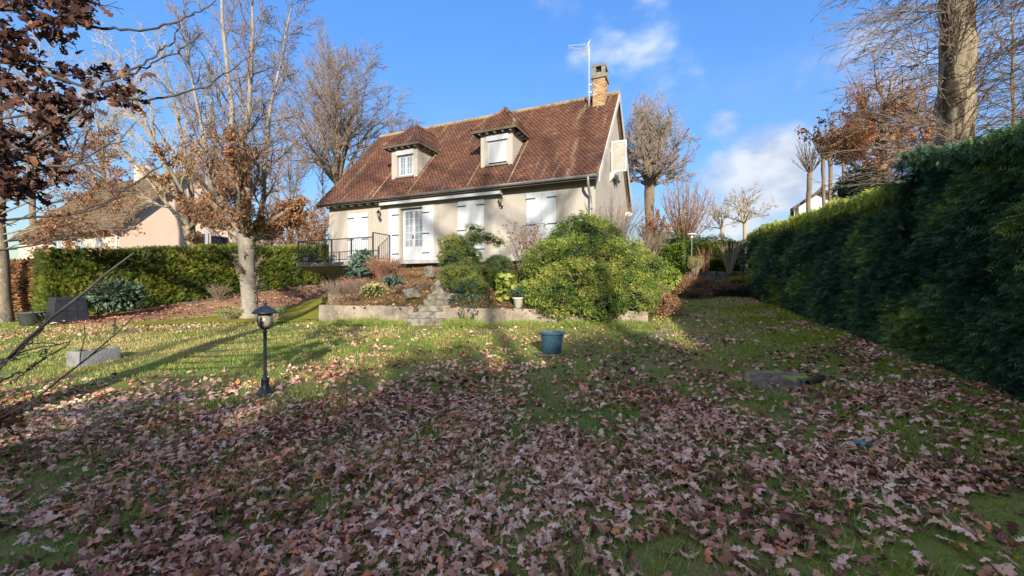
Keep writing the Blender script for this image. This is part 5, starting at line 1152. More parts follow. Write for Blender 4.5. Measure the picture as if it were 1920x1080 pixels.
cO = np.array([-.946 * 24, 24.0, .5]); nh = gable_house('pink_house', 'pink rendered house with brown tiled roof behind the long clipped hedge', cO, HA, 7.6, 13, -.5, 5.35, 9.3, M['pink'], M['old_roof'])
half_gutter('gutter', -13, .1, -.52, 4.42, .08, nh)
MB().tube([(-.1, -.5, 4.35), (-.1, -.06, 4.1), (-.1, -.06, 0)], .05, 8).build('downpipe', M['white_wall'], nh)
for (x0, x1, z0, z1) in ((-2.5, -1.5, 2.4, 4.25), (-4.9, -3.7, 2.6, 4.2), (-7.8, -6.6, 2.6, 4.2)):
    f, ps = glazed('w', nh, x0, x1, z0, z1, -.06, 2, 1, 3, 0, .06); w_ = f.build('window', M['white'], nh)
    for p in ps: MB().box((p[0], -.02, p[2]), (p[1], -.012, p[3])).build('pane', M['glass'], w_)
M['door_brown'] = mat('brown door', (.13, .06, .035), .6)
gd = MB().box((.0, 3.95, 2.2), (.05, 4.62, 4.72)).build('door', M['door_brown'], nh)
MB().box((.0, 3.84, 2.2), (.07, 3.949, 4.75)).box((.0, 4.621, 2.2), (.07, 4.80, 4.75)).box((0, 3.84, 4.751), (.07, 4.80, 4.86)).build('door_frame', M['white'], gd)
for z in (3.5, 4.1): MB().box((.051, 4.05, z), (.06, 4.52, z + .45)).build('door_panel', M['dark'], gd)
gg = MB().box((0.02, 5.0, 4.6), (.08, 6.1, 4.7)).box((0.02, 5.0, 2.2), (.08, 5.07, 4.599)).box((0.02, 6.03, 2.2), (.08, 6.1, 4.599)).box((0.0, 5.0, 2.2), (.015, 6.1, 4.6))
for y in np.arange(5.14, 6.0, .14): gg.box((.02, y, 2.3), (.06, y + .06, 4.58))
gg.build('garden_gate', M['iron'], nh)
MB().box((-6.2, 3.5, 8.3), (-5.6, 4.1, 9.9)).build('chimney', M['pink'], nh)
MB().box((-.55, 3.45, 8.2), (-.05, 4.0, 9.55)).build('chimney', M['mortar'], nh)
O2 = P(1489, 500, 27); O2[2] = 1.5
w2 = gable_house('white_house', 'white house gable peeping over the cypress hedge', O2, R_(-124), 2.9, 7, -.5, 6.75, 7.75, M['white_wall'], M['old_roof'], .2)

# ================================================================ garden objects
# garden lamp
b = G(497, 738); lp = thing('garden_lamp', 'black post lamp with round hat and milky glass standing on the lawn', 'lamp', b)
MB().lathe([(0, 0), (.105, 0), (.105, .012), (.085, .03), (.062, .075), (.050, .10), (.047, .19), (.052, .20), (.030, .215), (0, .215)], k=20).build('base', M['lamp_black'], lp, True)
MB().lathe([(.0205, .20), (.0205, .80), (.028, .805), (.028, .825), (.012, .835), (.012, .86), (0, .86)], k=14).build('pole', M['lamp_black'], lp, True)
uy_ = MB(); a = np.linspace(math.pi, 2 * math.pi, 13); uy_.tube([(-.098, 0, 1.06)] + [(.098 * math.cos(t), 0, .955 + .105 * math.sin(t)) for t in a] + [(.098, 0, 1.06)], .0095, 6)
uy_.tube([(0, -.098, 1.06)] + [(0, .098 * math.cos(t), .955 + .105 * math.sin(t)) for t in a] + [(0, .098, 1.06)], .0095, 6).build('cage', M['lamp_black'], lp, True)
MB().lathe([(0, .872), (.04, .874), (.068, .89), (.076, .93), (.080, 1.06), (0, 1.06)], k=18).build('lamp_glass', M['lamp_glass'], lp, True)
MB().lathe([(.0, 1.055), (.152, 1.055), (.156, 1.066), (.148, 1.074), (.11, 1.112), (.075, 1.128), (.066, 1.132), (.064, 1.142), (.03, 1.155), (.016, 1.165), (.018, 1.178), (.024, 1.19), (.018, 1.205), (.007, 1.214), (.009, 1.224), (.0, 1.236)], k=28).build('lamp_cap', M['lamp_black'], lp, True)
# planter on its saucer
q = G(1033, 663); sa = thing('saucer', 'mossy round slab under the dark teal planter', 'saucer', q + np.array([-.03, 0, 0]))
MB().lathe([(0, -.03), (.25, -.03), (.262, .012), (.25, .022), (.235, .014), (0, .014)], k=24).build('dish', M['stump'], sa, True)
po = thing('planter', 'dark teal ribbed planter standing on the lawn', 'planter', q + np.array([.02, 0, .016]))
mb = MB(); prof = []; nr_ = 15
for i in range(nr_):
    z = .006 + i * .0215; rb = .152 + .042 * (i / nr_); prof += [(rb, z), (rb + .007, z + .007), (rb + .007, z + .014), (rb, z + .0208)]
mb.lathe([(0, 0), (.148, 0)] + prof + [(.19, .33), (.186, .30), (0, .29)], k=26).build('pot', M['pot_blue'], po)
MB().lathe([(.193, .322), (.213, .326), (.219, .343), (.213, .362), (.196, .366), (.19, .345), (.188, .30)], k=26).build('rim', M['pot_blue'], po, True)
mb = MB()
for i in range(40): a = i * 2 * math.pi / 40; mb.tube([(.219 * math.cos(a), .219 * math.sin(a), .328), (.221 * math.cos(a + .1), .221 * math.sin(a + .1), .36)], .007, 4)
mb.build('rope_trim', M['pot_blue'], po, stuff=True)
MB().lathe([(0, .335), (.10, .33), (.188, .318)], k=16).build('soil', M['soil'], po, True)
r = np.random.default_rng(8); mb = MB()
for i in range(26): a = r.random() * 6.28; o_ = r.random() * .15; mb.tube([(o_ * math.cos(a), o_ * math.sin(a), .32), (o_ * 1.4 * math.cos(a), o_ * 1.4 * math.sin(a), .345 + r.random() * .04)], .004, 4)
mb.build('stem', M['twig'], po)
# stump
q = G(1457, 712); su = thing('tree_stump', 'flat mossy tree stump sunk among the fallen leaves', 'stump', q)
k = 40; r = np.random.default_rng(9); a = np.arange(k) * 2 * np.pi / k; rad = .34 * (1 + .10 * np.sin(3 * a + 1) + .07 * np.sin(7 * a) + r.normal(0, .02, k)); V = []
for f, z in ((1.22, -.04), (1.06, .015), (1.0, .055), (.93, .066), (.6, .060), (.3, .066)): V.append(np.column_stack([rad * f * np.cos(a) * 1.05, rad * f * np.sin(a) * .9, np.full(k, z) + r.normal(0, .008, k)]))
V = np.vstack(V + [np.array([[0, 0, .064]])]); Q = [[i * k + j, i * k + (j + 1) % k, (i + 1) * k + (j + 1) % k, (i + 1) * k + j] for i in range(5) for j in range(k)]
part('trunk', V, [[5 * k + j, 5 * k + (j + 1) % k, 6 * k] for j in range(k)], Q, M['stump'], su)
rp = thing('bark_piece', 'dark broken rim of rotten bark leaning on the stump', 'wood', q + np.array([.36, -.16, 0]))
part('bark', *(lambda v, q_: (v, None, q_))(*tubes(np.array([[(-.16, -.1, .02), (0, -.06, .06), (.10, .02, .055), (.15, .12, .02)]]), np.array([[.03, .05, .045, .02]]), 7)), M['soil'], rp)
# concrete trough
p0, p1, p2 = G(149, 688), G(226, 673), G(120, 679); zt = float(p0[2]); eu = nrm((p1 - p0) * [1, 1, 0]); ev = np.array([-eu[1], eu[0], 0]); Lx = np.linalg.norm((p1 - p0)[:2]); Wd = .36
tr = thing('concrete_trough', 'grey cast concrete planter trough lying on the lawn', 'planter', p0, math.atan2(eu[1], eu[0]))
mb = MB(); h, t_ = .27, .045; mb.box((0, 0, -.06), (Lx, t_, h)).box((0, Wd - t_, -.06), (Lx, Wd, h)).box((0, t_, -.06), (t_, Wd - t_, h)).box((Lx - t_, t_, -.06), (Lx, Wd - t_, h))
mb.build('trough', M['trough'], tr); X, Y = np.meshgrid(np.linspace(t_, Lx - t_, 12), np.linspace(t_, Wd - t_, 6)); Z = .235 + (vnoise(X * 9, Y * 9, .6) - .5) * .05
i, j = np.meshgrid(np.arange(5), np.arange(11), indexing='ij'); q_ = i * 12 + j; part('soil', np.stack([X, Y, Z], -1).reshape(-1, 3), None, np.stack([q_, q_ + 1, q_ + 13, q_ + 12], -1).reshape(-1, 4), M['soil'], tr)
# compost bin with panels
q = G(127, 605); q[2] -= .02; s = q[1] / F; cbn = thing('compost_bin', 'square black plastic compost bin with lid by the beech hedge', 'compost bin', q, R_(-28))
w = .46; MB().hexa([(-w, -w, 0), (w, -w, 0), (w, w, 0), (-w, w, 0), (-w * .86, -w * .86, .86), (w * .86, -w * .86, .86), (w * .86, w * .86, .86), (-w * .86, w * .86, .86)]).build('body', M['compost'], cbn)
for si in range(4):
    Mz = Matrix.Rotation(si * math.pi / 2, 4, 'Z')
    for a_, b_ in ((-.92, -.34), (-.30, .30), (.34, .92)):
        for zz0, zz1 in ((.04, .42), (.46, .82)):
            f0, f1 = 1 - .14 * zz0 / .86, 1 - .14 * zz1 / .86; V = np.array([(a_ * w * f0, -w * f0 - .018, zz0), (b_ * w * f0, -w * f0 - .018, zz0), (b_ * w * f0, -w * f0 + .01, zz0), (a_ * w * f0, -w * f0 + .01, zz0), (a_ * w * f1, -w * f1 - .018, zz1), (b_ * w * f1, -w * f1 - .018, zz1), (b_ * w * f1, -w * f1 + .01, zz1), (a_ * w * f1, -w * f1 + .01, zz1)])
            V = V @ np.array(Mz)[:3, :3].T; MB().hexa(V).build('panel', M['compost'], cbn)
MB().hexa([(-w * .92, -w * .92, .861), (w * .92, -w * .92, .861), (w * .92, w * .92, .861), (-w * .92, w * .92, .861), (-w * .8, -w * .8, .95), (w * .8, -w * .8, .95), (w * .8, w * .8, .95), (-w * .8, w * .8, .95)]).build('lid', M['compost'], cbn)
q = G(58, 609); tb = thing('tub', 'round dark grey plastic tub with two handles next to the compost bin', 'tub', q)
MB().lathe([(0, 0), (.27, 0), (.35, .42), (.385, .425), (.385, .455), (.345, .455), (.335, .42), (.26, .04), (0, .04)], k=24).build('body', M['tub'], tb, True)
for sg in (-1, 1): MB().tube([(sg * .37, -.08, .40), (sg * .43, -.07, .33), (sg * .43, .07, .33), (sg * .37, .08, .40)], .016, 6).build('handle', M['tub'], tb)
q = G(262, 583); q[2] = float(lbz(q[0], q[1])) if False else q[2] + .10; bx_ = thing('stone_trough', 'small grey stone trough at the foot of the long hedge', 'planter', q, .3)
MB().box((-.45, -.15, -.05), (.45, -.08, .22)).box((-.45, .08, -.05), (.45, .15, .22)).box((-.45, -.08, -.05), (-.38, .08, .22)).box((.38, -.08, -.05), (.45, .08, .22)).build('trough', M['trough'], bx_); MB().box((-.38, -.08, 0), (.38, .08, .17)).build('soil', M['soil'], bx_)
shrub('rhododendron', 'broad leaved evergreen bush with drooping leaves beside the compost bin', 'shrub', [pb(218, 552, 16.2, 38, 24), pb(200, 562, 16.1, 24, 18), pb(240, 560, 16.2, 24, 18)], 1900, .20, LF, M['rhodo'], 190, up=-.15, clump=.35, depth=.6, bias=.15)
twig_shrub('dark_sapling', 'small dark bare bush standing alone at the foot of the long hedge', P(410, 562, 20.2), 46, .75, .55, M['twig'], 191, sub=3, rad=.012)
twig_shrub('weed_clump', 'dry weeds and grass around the foot of the grey pollard', G(430, 601), 160, .38, .45, M['twig_pale'], 192, 'plant', sub=2, rad=.005, leaf=LF, leafm=M['grass'], lsize=.07, nleaf=500)
twig_shrub('weed_clump', 'dry weeds on the drive side of the grey pollard', G(515, 602), 120, .42, .40, M['twig_pale'], 193, 'plant', sub=2, rad=.005, leaf=LF, leafm=M['grass'], lsize=.07, nleaf=400)
q = G(1618, 838); sc_ = thing('plastic_scrap', 'crumpled teal scrap of plastic lying among the fallen leaves', 'litter', q + np.array([0, 0, .02]))
X, Y = np.meshgrid(np.linspace(-.075, .075, 9), np.linspace(-.04, .04, 6)); r = np.random.default_rng(3); Z = r.normal(0, .010, X.shape) + .015; i, j = np.meshgrid(np.arange(5), np.arange(8), indexing='ij'); q_ = i * 9 + j
part('sheet', np.stack([X + r.normal(0, .006, X.shape), Y + X * .25, Z], -1).reshape(-1, 3), None, np.stack([q_, q_ + 1, q_ + 10, q_ + 9], -1).reshape(-1, 4), M['scrap'], sc_)
# flagstone strip beside the juniper
for i, (px, py, a, b_) in enumerate(((1238, 628, .20, .16), (1246, 617, .17, .14), (1226, 634, .14, .12))):
    q = G(px, py); V = np.array([(math.cos(t) * a * rng.uniform(.8, 1.1), math.sin(t) * b_ * rng.uniform(.8, 1.1), 0) for t in np.arange(8) * math.pi / 4]); V = np.vstack([V - [0, 0, .03], V * [.95, .95, 1] + [0, 0, .035], [[0, 0, .038]]])
    fs = link('flagstone', mesh('flagstone', V, [[8 + j, 8 + (j + 1) % 8, 16] for j in range(8)], [[j, (j + 1) % 8, 8 + (j + 1) % 8, 8 + j] for j in range(8)], np.full(17, .6), M['stone']), None, tuple(q)); tag(fs, ('pale flat stone in the grass in front of the rusty ferns', 'pale flat stone closest to the rusty ferns', 'small pale flat stone nearest the retaining wall')[i], 'stone', 'flat stones in the grass')

# ================================================================ oak reaching in from the left, close to the camera
ob = np.array([-5.7, 2.0, float(gz(-5.7, 2.0)) - .1])
ok = thing('oak_branch_tree', 'oak standing beside the viewer whose dark brown leafy branches hang into view', 'tree', ob)
tp = poly([ob, ob + [.05, .1, 2], ob + [0, .1, 4], ob + [.1, 0, 7]], 10); V, Q = tubes(tp[None], np.array([[.36, .27, .25, .24, .23, .21, .2, .18, .16, .12]]), 14); part('trunk', V, None, Q, M['bark_grey'], ok, world=True, smooth=True)
def tw(z): return np.array([-5.65, 2.05, z])
lim = [  # (points, r0, r1, leafy)
 ([tw(2.9), P(-150, 120, 2.7), P(0, 112, 2.7), P(70, 132, 2.7), P(150, 160, 2.75), P(225, 185, 2.8), P(245, 200, 2.8)], .035, .005, 1), ([tw(3.3), P(-120, 20, 2.6), P(0, 15, 2.6), P(70, 30, 2.6), P(130, 45, 2.65), P(175, 50, 2.7)], .03, .006, 1),
 ([tw(3.5), P(-60, -60, 2.8), P(60, -30, 2.8), P(150, 10, 2.85), P(178, 40, 2.9)], .03, .005, 1), ([tw(2.6), P(-140, 260, 2.6), P(0, 225, 2.6), P(50, 215, 2.6), P(110, 205, 2.65)], .025, .005, 1),
 ([tw(2.4), P(-130, 330, 2.5), P(0, 290, 2.5), P(40, 300, 2.5), P(110, 318, 2.55), P(150, 298, 2.6), P(215, 262, 2.7)], .03, .004, 1), ([tw(2.2), P(-140, 380, 2.4), P(0, 350, 2.4), P(30, 370, 2.4), P(80, 395, 2.45)], .022, .004, 1),
 ([P(170, 50, 2.7), P(215, 56, 2.72), P(275, 55, 2.75), P(335, 42, 2.8), P(370, 22, 2.85), P(405, 0, 2.9)], .009, .003, 0), ([P(190, 160, 2.78), P(235, 138, 2.8), P(290, 105, 2.85), P(325, 80, 2.9), P(335, 40, 2.9)], .008, .003, 0), ([P(235, 143, 2.8), P(300, 112, 2.9), P(345, 92, 2.95), P(382, 60, 3.0)], .006, .003, 0),
 ([P(240, 185, 2.8), P(265, 192, 2.8), P(330, 178, 2.85), P(395, 160, 2.9), P(430, 135, 2.95), P(470, 105, 3.0)], .008, .003, 0), ([P(120, 230, 2.65), P(150, 205, 2.65), P(180, 175, 2.7), P(192, 155, 2.7)], .010, .004, 0), ([P(30, 285, 2.5), P(75, 262, 2.55), P(120, 232, 2.6), P(165, 195, 2.7)], .010, .007, 0),
 ([P(148, 300, 2.6), P(180, 330, 2.6), P(215, 355, 2.65), P(258, 362, 2.7)], .006, .003, 0), ([P(140, 398, 2.6), P(200, 378, 2.65), P(260, 340, 2.7), P(335, 288, 2.8)], .008, .003, 0), ([P(150, 300, 2.6), P(165, 250, 2.6), P(178, 210, 2.65)], .006, .003, 0),
 ([tw(2.0), P(-120, 440, 2.4), P(0, 411, 2.4), P(60, 405, 2.45), P(127, 404, 2.5), P(170, 395, 2.55), P(225, 368, 2.6)], .022, .004, 0), ([tw(1.8), P(-120, 500, 2.3), P(0, 469, 2.3), P(60, 460, 2.35), P(110, 440, 2.4), P(165, 448, 2.4)], .018, .003, 0),
 ([tw(1.2), P(-100, 740, 2.2), P(0, 690, 2.2), P(97, 597, 2.25), P(187, 523, 2.3), P(250, 475, 2.35)], .020, .005, 0), ([tw(1.15), P(-100, 760, 2.2), P(0, 688, 2.2), P(50, 640, 2.2), P(92, 602, 2.2)], .016, .006, 0), ([P(-40, 720, 2.1), P(40, 660, 2.1), P(75, 620, 2.15), P(80, 590, 2.15)], .006, .003, 0),
 ([tw(1.0), P(-80, 820, 2.2), P(30, 775, 2.2), P(100, 722, 2.2), P(150, 688, 2.25), P(205, 635, 2.3), P(265, 580, 2.35)], .012, .003, 0), ([P(-60, 730, 2.2), P(40, 700, 2.2), P(85, 672, 2.25), P(132, 640, 2.3)], .007, .003, 0), ([P(-50, 680, 2.2), P(30, 672, 2.2), P(85, 655, 2.25)], .005, .002, 0), ([P(210, 632, 2.3), P(217, 618, 2.3), P(214, 600, 2.3)], .003, .002, 0),
 ([P(20, 720, 2.1), P(60, 690, 2.1), P(95, 650, 2.1)], .004, .002, 0), ([tw(.9), P(-90, 800, 2.3), P(-20, 770, 2.3), P(20, 765, 2.3), P(45, 780, 2.3)], .012, .004, 2),
]
Vs, Qs, o, spots = [], [], 0, []; r = np.random.default_rng(77)
for pts, r0, r1, leafy in lim:
    q = poly(pts, 24); q[1:-1] += r.normal(0, .006, (22, 3)); R1 = np.interp(np.linspace(0, 1, 24), [0, .55, 1], [r0, r0 * .55 + r1 * .45, r1]); V, Q = tubes(q[None], R1[None], 6); Vs.append(V); Qs.append(Q + o); o += len(V)
    P2, R2 = branch(q[None][:, 10:], R1[None][:, 10:], L(15 if leafy == 1 else 6, (.1, .95), .75, .26 if leafy else .13, 5, .14, .03, .5, .0028, 3), r); V, Q = tubes(P2, R2, 4); Vs.append(V); Qs.append(Q + o); o += len(V)
    if leafy:
        P3, R3 = branch(P2, R2, L(4, (.2, .95), .7, .5, 4, .15, 0, .7, .002, 3), r); V, Q = tubes(P3, R3, 3); Vs.append(V); Qs.append(Q + o); o += len(V); spots += [P3[:, 1:].reshape(-1, 3), P2[:, 1:].reshape(-1, 3)]
part('branch', np.vstack(Vs), None, np.vstack(Qs), M['bark_dark'], ok, world=True, smooth=True)
sp = np.vstack(spots); px_ = 960 + F * sp[:, 0] / sp[:, 1]; py_ = 540 - F * (sp[:, 2] - EYE) / sp[:, 1]
okm = ((px_ < 185) & (py_ < 105)) | ((px_ < 255) & (py_ > 95) & (py_ < 235)) | ((px_ < 120) & (py_ >= 205) & (py_ < 400)) | ((px_ < 45) & (py_ > 725) & (py_ < 830)); sp = sp[okm]
OAK = [T_oak(i + 1, curl=.8) for i in range(6)]; om = [[mesh('leaf', v, t, None, np.full(len(v), tn), M['oak_leaf'], True) for tn in (.2, .45, .6, .9)] for v, t in OAK]
nl = 2500; k = r.integers(0, len(sp), nl); pos = sp[k] + r.normal(0, .018, (nl, 3)); dirs = nrm(r.normal(0, 1, (nl, 3)) + np.array([.2, -.2, -.75])); ups = r.normal(0, 1, (nl, 3)); Rm = frames(dirs, ups, r); sz = .082 * r.uniform(.65, 1.25, nl); pos = pos + dirs * sz[:, None] * .5
vis = np.argsort(pos[:, 1])
for c, i in enumerate(vis[:290]):
    o = link('leaf', om[c % 6][int(np.clip(r.normal(1.2, 1), 0, 3))], ok); mm = Matrix(Rm[i].tolist()).to_4x4(); mm = Matrix.Translation(tuple(pos[i] - ob)) @ mm @ Matrix.Scale(float(sz[i]), 4); o.matrix_local = mm
Vs = [place(OAK[j], pos[vis[290 + j::6]], Rm[vis[290 + j::6]], sz[vis[290 + j::6]], np.clip(r.normal(.4, .22, len(vis[290 + j::6])), 0, 1)) for j in range(6)]
V, T, t = join(Vs); part('foliage', V, T, None, M['oak_leaf'], ok, t, world=True, stuff=True)
# ================================================================ grass and fallen leaves
def in_poly(x, y, poly_):
    p = np.asarray(poly_)[:, :2]; c = np.zeros(len(x), bool); j = len(p) - 1
    for i in range(len(p)):
        cond = ((p[i, 1] > y) != (p[j, 1] > y)) & (x < (p[j, 0] - p[i, 0]) * (y - p[i, 1]) / (p[j, 1] - p[i, 1] + 1e-12) + p[i, 0]); c ^= cond; j = i
    return c
bank_poly = np.vstack([WA[None], WB[None], [[5.9, 15.9]], [H2W(0, 7.8, 0)[:2]], [H2W(-12.7, 7.8, 0)[:2]], [H2W(-12.9, 0, 0)[:2]]])
drive_poly = np.vstack([A_, B_[::-1]]); lb_poly = np.vstack([bank_foot, bank_top[::-1]])
def blocked(x, y):
    b = in_poly(x, y, bank_poly) | in_poly(x, y, drive_poly) | in_poly(x, y, lb_poly) | (x > 3.75 + .34 * y + (y < 0) * 0)
    for (c, rr_) in ((lp.location, .085), (po.location, .25), (su.location, .36)): b |= (x - c[0]) ** 2 + (y - c[1]) ** 2 < rr_ ** 2
    t = np.array(tr.location); ca, sa_ = math.cos(tr.rotation_euler[2]), math.sin(tr.rotation_euler[2]); u, v = (x - t[0]) * ca + (y - t[1]) * sa_, -(x - t[0]) * sa_ + (y - t[1]) * ca
    return b | ((u > -.03) & (u < Lx + .03) & (v > -.03) & (v < Wd + .03))
def scatter(n, d0, d1, r, power=1.0, kmax=1.34):
    y = np.sqrt(d0 ** 2 + (d1 ** 2 - d0 ** 2) * r.random(n) ** power); x = (r.random(n) * 2 - 1) * (kmax * y + 3.2 * np.clip((6.5 - y) / 4, 0, 1))
    return x, y
r = np.random.default_rng(55)
moss_f = lambda x, y: np.clip((x - .55 * y + .9) / 2.2, 0, 1) * np.clip((vnoise(x, y, .5) * .6 + vnoise(x + 9, y, .2) * .4 - .38) / .2, 0, 1)
# grass: blades, denser and finer near the viewer
def blades(n, d0, d1, h, w, seed, power=1.0):
    r = np.random.default_rng(seed); x, y = scatter(n, d0, d1, r, power); cl = vnoise(x, y, .28) * .6 + vnoise(x + 7, y + 3, .9) * .4
    keep = ~blocked(x, y) & (r.random(n) < np.clip((cl - .18) * 2.6, .16, 1) * (1 - .5 * moss_f(x, y))); x, y, cl = x[keep], y[keep], cl[keep]; n = len(x); z = lawn_z(x, y) - .006
    a = r.random(n) * 6.283; ht = h * r.uniform(.45, 1.25, n) * (.6 + cl * .8); lean = ht * r.uniform(.2, 1.1, n); sx, sy = np.cos(a), np.sin(a); wv = w * r.uniform(.6, 1.3, n)
    p = np.stack([x, y, z], -1); s = np.stack([-sy, sx, 0 * sx], -1) * wv[:, None]; f = np.stack([sx, sy, 0 * sx], -1); u = np.array([0, 0, 1.])
    V = np.stack([p - s, p + s, p + f * (lean * .3)[:, None] + u * (ht * .6)[:, None] - s * .75, p + f * (lean * .3)[:, None] + u * (ht * .6)[:, None] + s * .75, p + f * lean[:, None] + u * (ht * .95)[:, None]], 1)
    T = np.array([(0, 1, 3), (0, 3, 2), (2, 3, 4)]); Tt = (T[None] + (np.arange(n) * 5)[:, None, None]).reshape(-1, 3)
    dry = np.clip((vnoise(x + 20, y, 1.4) - .30) * 1.5, 0, .7) * np.clip((y - 4) / 6, .15, 1)
    t = np.clip(.42 + (cl - .5) * .5 + r.normal(0, .14, n) + dry * .75 + .22 * np.clip((y - 5) / 7, 0, 1), 0, 1)  # blades further off tinted paler to lift the shaded lawn
    return V.reshape(-1, 3), Tt, np.repeat(t, 5)
V, T, t = join([blades(140000, .6, 5.2, .060, .0032, 1), blades(90000, 5.2, 10, .058, .0055, 2), blades(70000, 10, 17, .060, .010, 3), blades(20000, 17, 24, .07, .016, 4)])
o = link('grass', mesh('grass', V, T, None, t, M['grass'])); o['kind'] = 'stuff'; tag(o, 'short patchy lawn grass between the fallen leaves', 'grass')
# moss cushions on the hedge side of the lawn
n = 260000; x, y = scatter(n, .6, 13, r, 1.0); keep = ~blocked(x, y) & (r.random(n) < moss_f(x, y)); x, y = x[keep], y[keep]; n = len(x); p = np.stack([x, y, lawn_z(x, y) + .002], -1)
V, T, t = place(TU, p, frames(np.array([0, 0, 1.]) + r.normal(0, .25, (n, 3)), r.normal(0, 1, (n, 3)), r), .027 * r.uniform(.6, 1.3, n) * (1 + y / 6), np.clip(r.normal(.55, .25, n), 0, 1))
M['moss_tuft'] = mat('moss tuft', rough=.9, spec=.1, ramp=[(0, (.10, .15, .02)), (.6, (.27, .32, .03)), (1, (.42, .42, .05))], trans=.2)
o = link('moss', mesh('moss', V, T, None, t, M['moss_tuft'])); o['kind'] = 'stuff'; tag(o, 'bright yellow green moss patches beside the cypress hedge', 'moss')
# fallen oak leaves
LFL = [T_oak(20 + i, curl=.95) for i in range(10)]; LFF = [T_oak(40 + i, curl=1.1, stations=4) for i in range(5)]
def leaf_density(x, y):
    near = np.interp(y, [1.5, 3, 4.5, 5.5, 6.5, 8, 9.99, 10.01, 14, 20], [.64, .60, .44, .27, .14, .06, .035, .13, .10, .06]); near = near + .05 * np.clip((x - .18 * y - 2) / 2, 0, 1) * np.clip((11 - y) / 6, 0, 1) - .14 * np.clip((-x - .45 * y) / 2, 0, 1) * np.clip((y - 4.5) / 3, 0, 1)
    near = near + .55 * np.exp(-((y - 13.0 - .08 * (x + 12)) / 1.5) ** 2) * np.clip((-x - 7) / 3, 0, 1)
    nearhedge = np.exp(-((x - 3.6 - .34 * y) / .5) ** 2) * .16
    c = vnoise(x, y, .42) * .5 + vnoise(x + 5, y + 11, 1.1) * .5; return np.clip((near + nearhedge) * np.clip(.1 + (c - .22) * 2.8, .08, 1.35) * (1 - .7 * moss_f(x, y)), 0, 1)
def litter(n, d0, d1, tms, seed, size, zl):
    r = np.random.default_rng(seed); x, y = scatter(n, d0, d1, r); keep = ~blocked(x, y) & (r.random(n) < leaf_density(x, y)); x, y = x[keep], y[keep]; n = len(x)
    sz = size * r.uniform(.5, 1.35, n); ti = r.normal(0, .42, n), r.normal(0, .42, n); nz = nrm(np.stack([ti[0], ti[1], np.ones(n)], -1)); a = r.random(n) * 6.283; f = np.stack([np.cos(a), np.sin(a), np.zeros(n)], -1); f = nrm(f - nz * (f * nz).sum(1, keepdims=True))
    up_ = np.where(r.random(n)[:, None] < .5, nz, -nz); Rm = frames(f, up_, r); p = np.stack([x, y, lawn_z(x, y) + zl * r.uniform(.3, 1.0, n) + sz * .05], -1)
    tt = np.clip(np.where(r.random(n) < .05, r.uniform(.95, 1, n), np.clip(r.normal(.55, .29, n), 0, .93)), 0, 1); tt = np.where(tt < .94, np.clip(tt + (vnoise(x + 3, y + 8, .9) - .5) * .5, 0, .93), tt); tt = np.where((vnoise(x, y, .6) > .68) & (r.random(n) < .12), .99, tt); return p, Rm, sz, tt, r.integers(0, len(tms), n)
p, Rm, sz, tt, kk = litter(72000, .6, 5.0, LFL, 71, .084, .035)
order = np.argsort(p[:, 1]); inv = np.abs(p[order, 0] / p[order, 1]) < 1.2; order_in = order[inv]; big = order_in[np.argsort(-(sz[order_in] / p[order_in, 1]))][:295]; isb = np.zeros(len(p), bool); isb[big] = True
tl = (.15, .35, .5, .65, .8, .9, .99); fm = [[mesh('leaf', v, t, None, np.full(len(v), c), M['litter'], True) for c in tl] for v, t in LFL]
for i in big:
    o = link('leaf', fm[kk[i]][int(np.argmin(np.abs(np.array(tl) - tt[i])))], lawn); o.matrix_local = Matrix.Translation(tuple(p[i])) @ Matrix(Rm[i].tolist()).to_4x4() @ Matrix.Scale(float(sz[i]), 4)
Vs = [place(LFL[j], p[(kk == j) & ~isb], Rm[(kk == j) & ~isb], sz[(kk == j) & ~isb], tt[(kk == j) & ~isb]) for j in range(len(LFL))]
for (n_, d0_, d1_, sd, sz_) in ((100000, 5.0, 10.0, 75, .080), (62000, 10.0, 24, 72, .095)):
    p, Rm, sz, tt, kk = litter(n_, d0_, d1_, LFF, sd, sz_, .03)
    Vs += [place(LFF[j], p[kk == j], Rm[kk == j], sz[kk == j], tt[kk == j]) for j in range(len(LFF))]
# leaves blown onto the bank, the drive, the planting bed, steps and trough
r = np.random.default_rng(73); rows_ = np.array(lb); q = rows_.reshape(-1, 3)[r.integers(0, rows_.size // 3, 3200)]; q = q[np.abs(q[:, 0] / q[:, 1]) < 1.3]; n = len(q); q = q + np.column_stack([r.normal(0, .35, (n, 2)), np.full(n, .03)])
Vs.append(place(LFF[0], q, frames(np.column_stack([r.normal(0, 1, (n, 2)), r.normal(0, .2, n)]), np.column_stack([r.normal(0, .4, (n, 2)), np.ones(n)]), r), np.full(n, .12), np.clip(r.normal(.45, .25, n), 0, 1)))
q = bank_rows.reshape(-1, 3)[r.integers(0, bank_rows.size // 3, 3000)]; n = len(q); q = q + np.column_stack([r.normal(0, .08, (n, 2)), np.full(n, .03)]); Vs.append(place(LFF[1], q, frames(np.column_stack([r.normal(0, 1, (n, 2)), r.normal(0, .2, n)]), np.column_stack([r.normal(0, .5, (n, 2)), np.ones(n)]), r), np.full(n, .10), np.clip(r.normal(.45, .25, n), 0, 1)))
r = np.random.default_rng(91); ca, sa_ = math.cos(tr.rotation_euler[2]), math.sin(tr.rotation_euler[2]); u, v = r.random(16) * (Lx - .12) + .06, r.random(16) * (Wd - .12) + .06
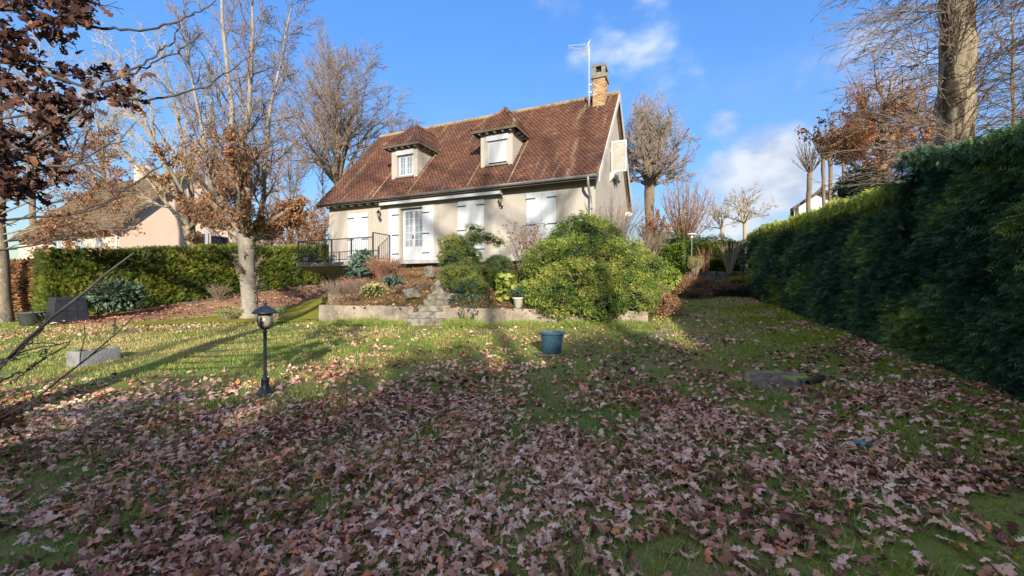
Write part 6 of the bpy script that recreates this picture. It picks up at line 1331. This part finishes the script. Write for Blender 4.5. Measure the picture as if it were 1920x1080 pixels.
q = np.column_stack([tr.location[0] + u * ca - v * sa_, tr.location[1] + u * sa_ + v * ca, np.full(16, tr.location[2] + .265)]); Vs.append(place(LFF[2], q, frames(np.column_stack([r.normal(0, 1, (16, 2)), r.normal(0, .4, 16)]), np.column_stack([r.normal(0, .5, (16, 2)), np.ones(16)]), r), np.full(16, .09), np.clip(r.normal(.45, .25, 16), 0, 1)))
V, T, t = join(Vs); o = part('leaf_litter', V, T, None, M['litter'], lawn, t, smooth=True, stuff=True)
# rough ground cover of dry plants on the planting bank
q = bank_rows[2:-3, 3:-2].reshape(-1, 3); q = q[r.integers(0, len(q), 16000)]; n = len(q); q = q + np.column_stack([r.normal(0, .09, (n, 2)), np.zeros(n)])
V, T, t = place(TU, q, frames(np.array([0, -.15, 1.]) + r.normal(0, .35, (n, 3)), r.normal(0, 1, (n, 3)), r), .14 * r.uniform(.4, 1.5, n), np.clip(vnoise(q[:, 0], q[:, 1], .5) * .9 - .05 + r.normal(.08, .18, n), 0, 1))
M['cover'] = mat('dry ground cover', rough=.9, spec=.1, ramp=[(0, (.045, .055, .018)), (.35, (.11, .09, .035)), (.7, (.21, .13, .06)), (1, (.30, .19, .09))], trans=.15)
o = link('ground_cover', mesh('ground_cover', V, T, None, t, M['cover'])); o['kind'] = 'stuff'; tag(o, 'brown dry ground cover over the planting bank', 'ground cover')
# longer grass at the foot of the retaining walls
r = np.random.default_rng(74); n = 9000; s_ = r.random(n) * np.linalg.norm(WB - WA); off = -r.random(n) ** 1.8 * .6; xy = WA + wd * s_[:, None] + wnm * off[:, None]; keep = (np.abs(xy[:, 0] + 2.32) > .5) & (r.random(n) < np.clip(vnoise(xy[:, 0], xy[:, 1], .5) * 1.6 - .2, .1, 1)); xy = xy[keep]; n = len(xy); q = np.column_stack([xy, lawn_z(xy[:, 0], xy[:, 1])])
V, T, t = place(TU, q, frames(np.array([0, -.2, 1.]) + r.normal(0, .25, (n, 3)), r.normal(0, 1, (n, 3)), r), .17 * r.uniform(.3, 1.5, n) * (.5 + vnoise(xy[:, 0] + 4, xy[:, 1], .7)), np.clip(r.normal(.62, .22, n), 0, 1))
o = link('tall_grass', mesh('tall_grass', V, T, None, t, M['grass'])); o['kind'] = 'stuff'; tag(o, 'longer grass tufts along the foot of the concrete walls', 'grass')
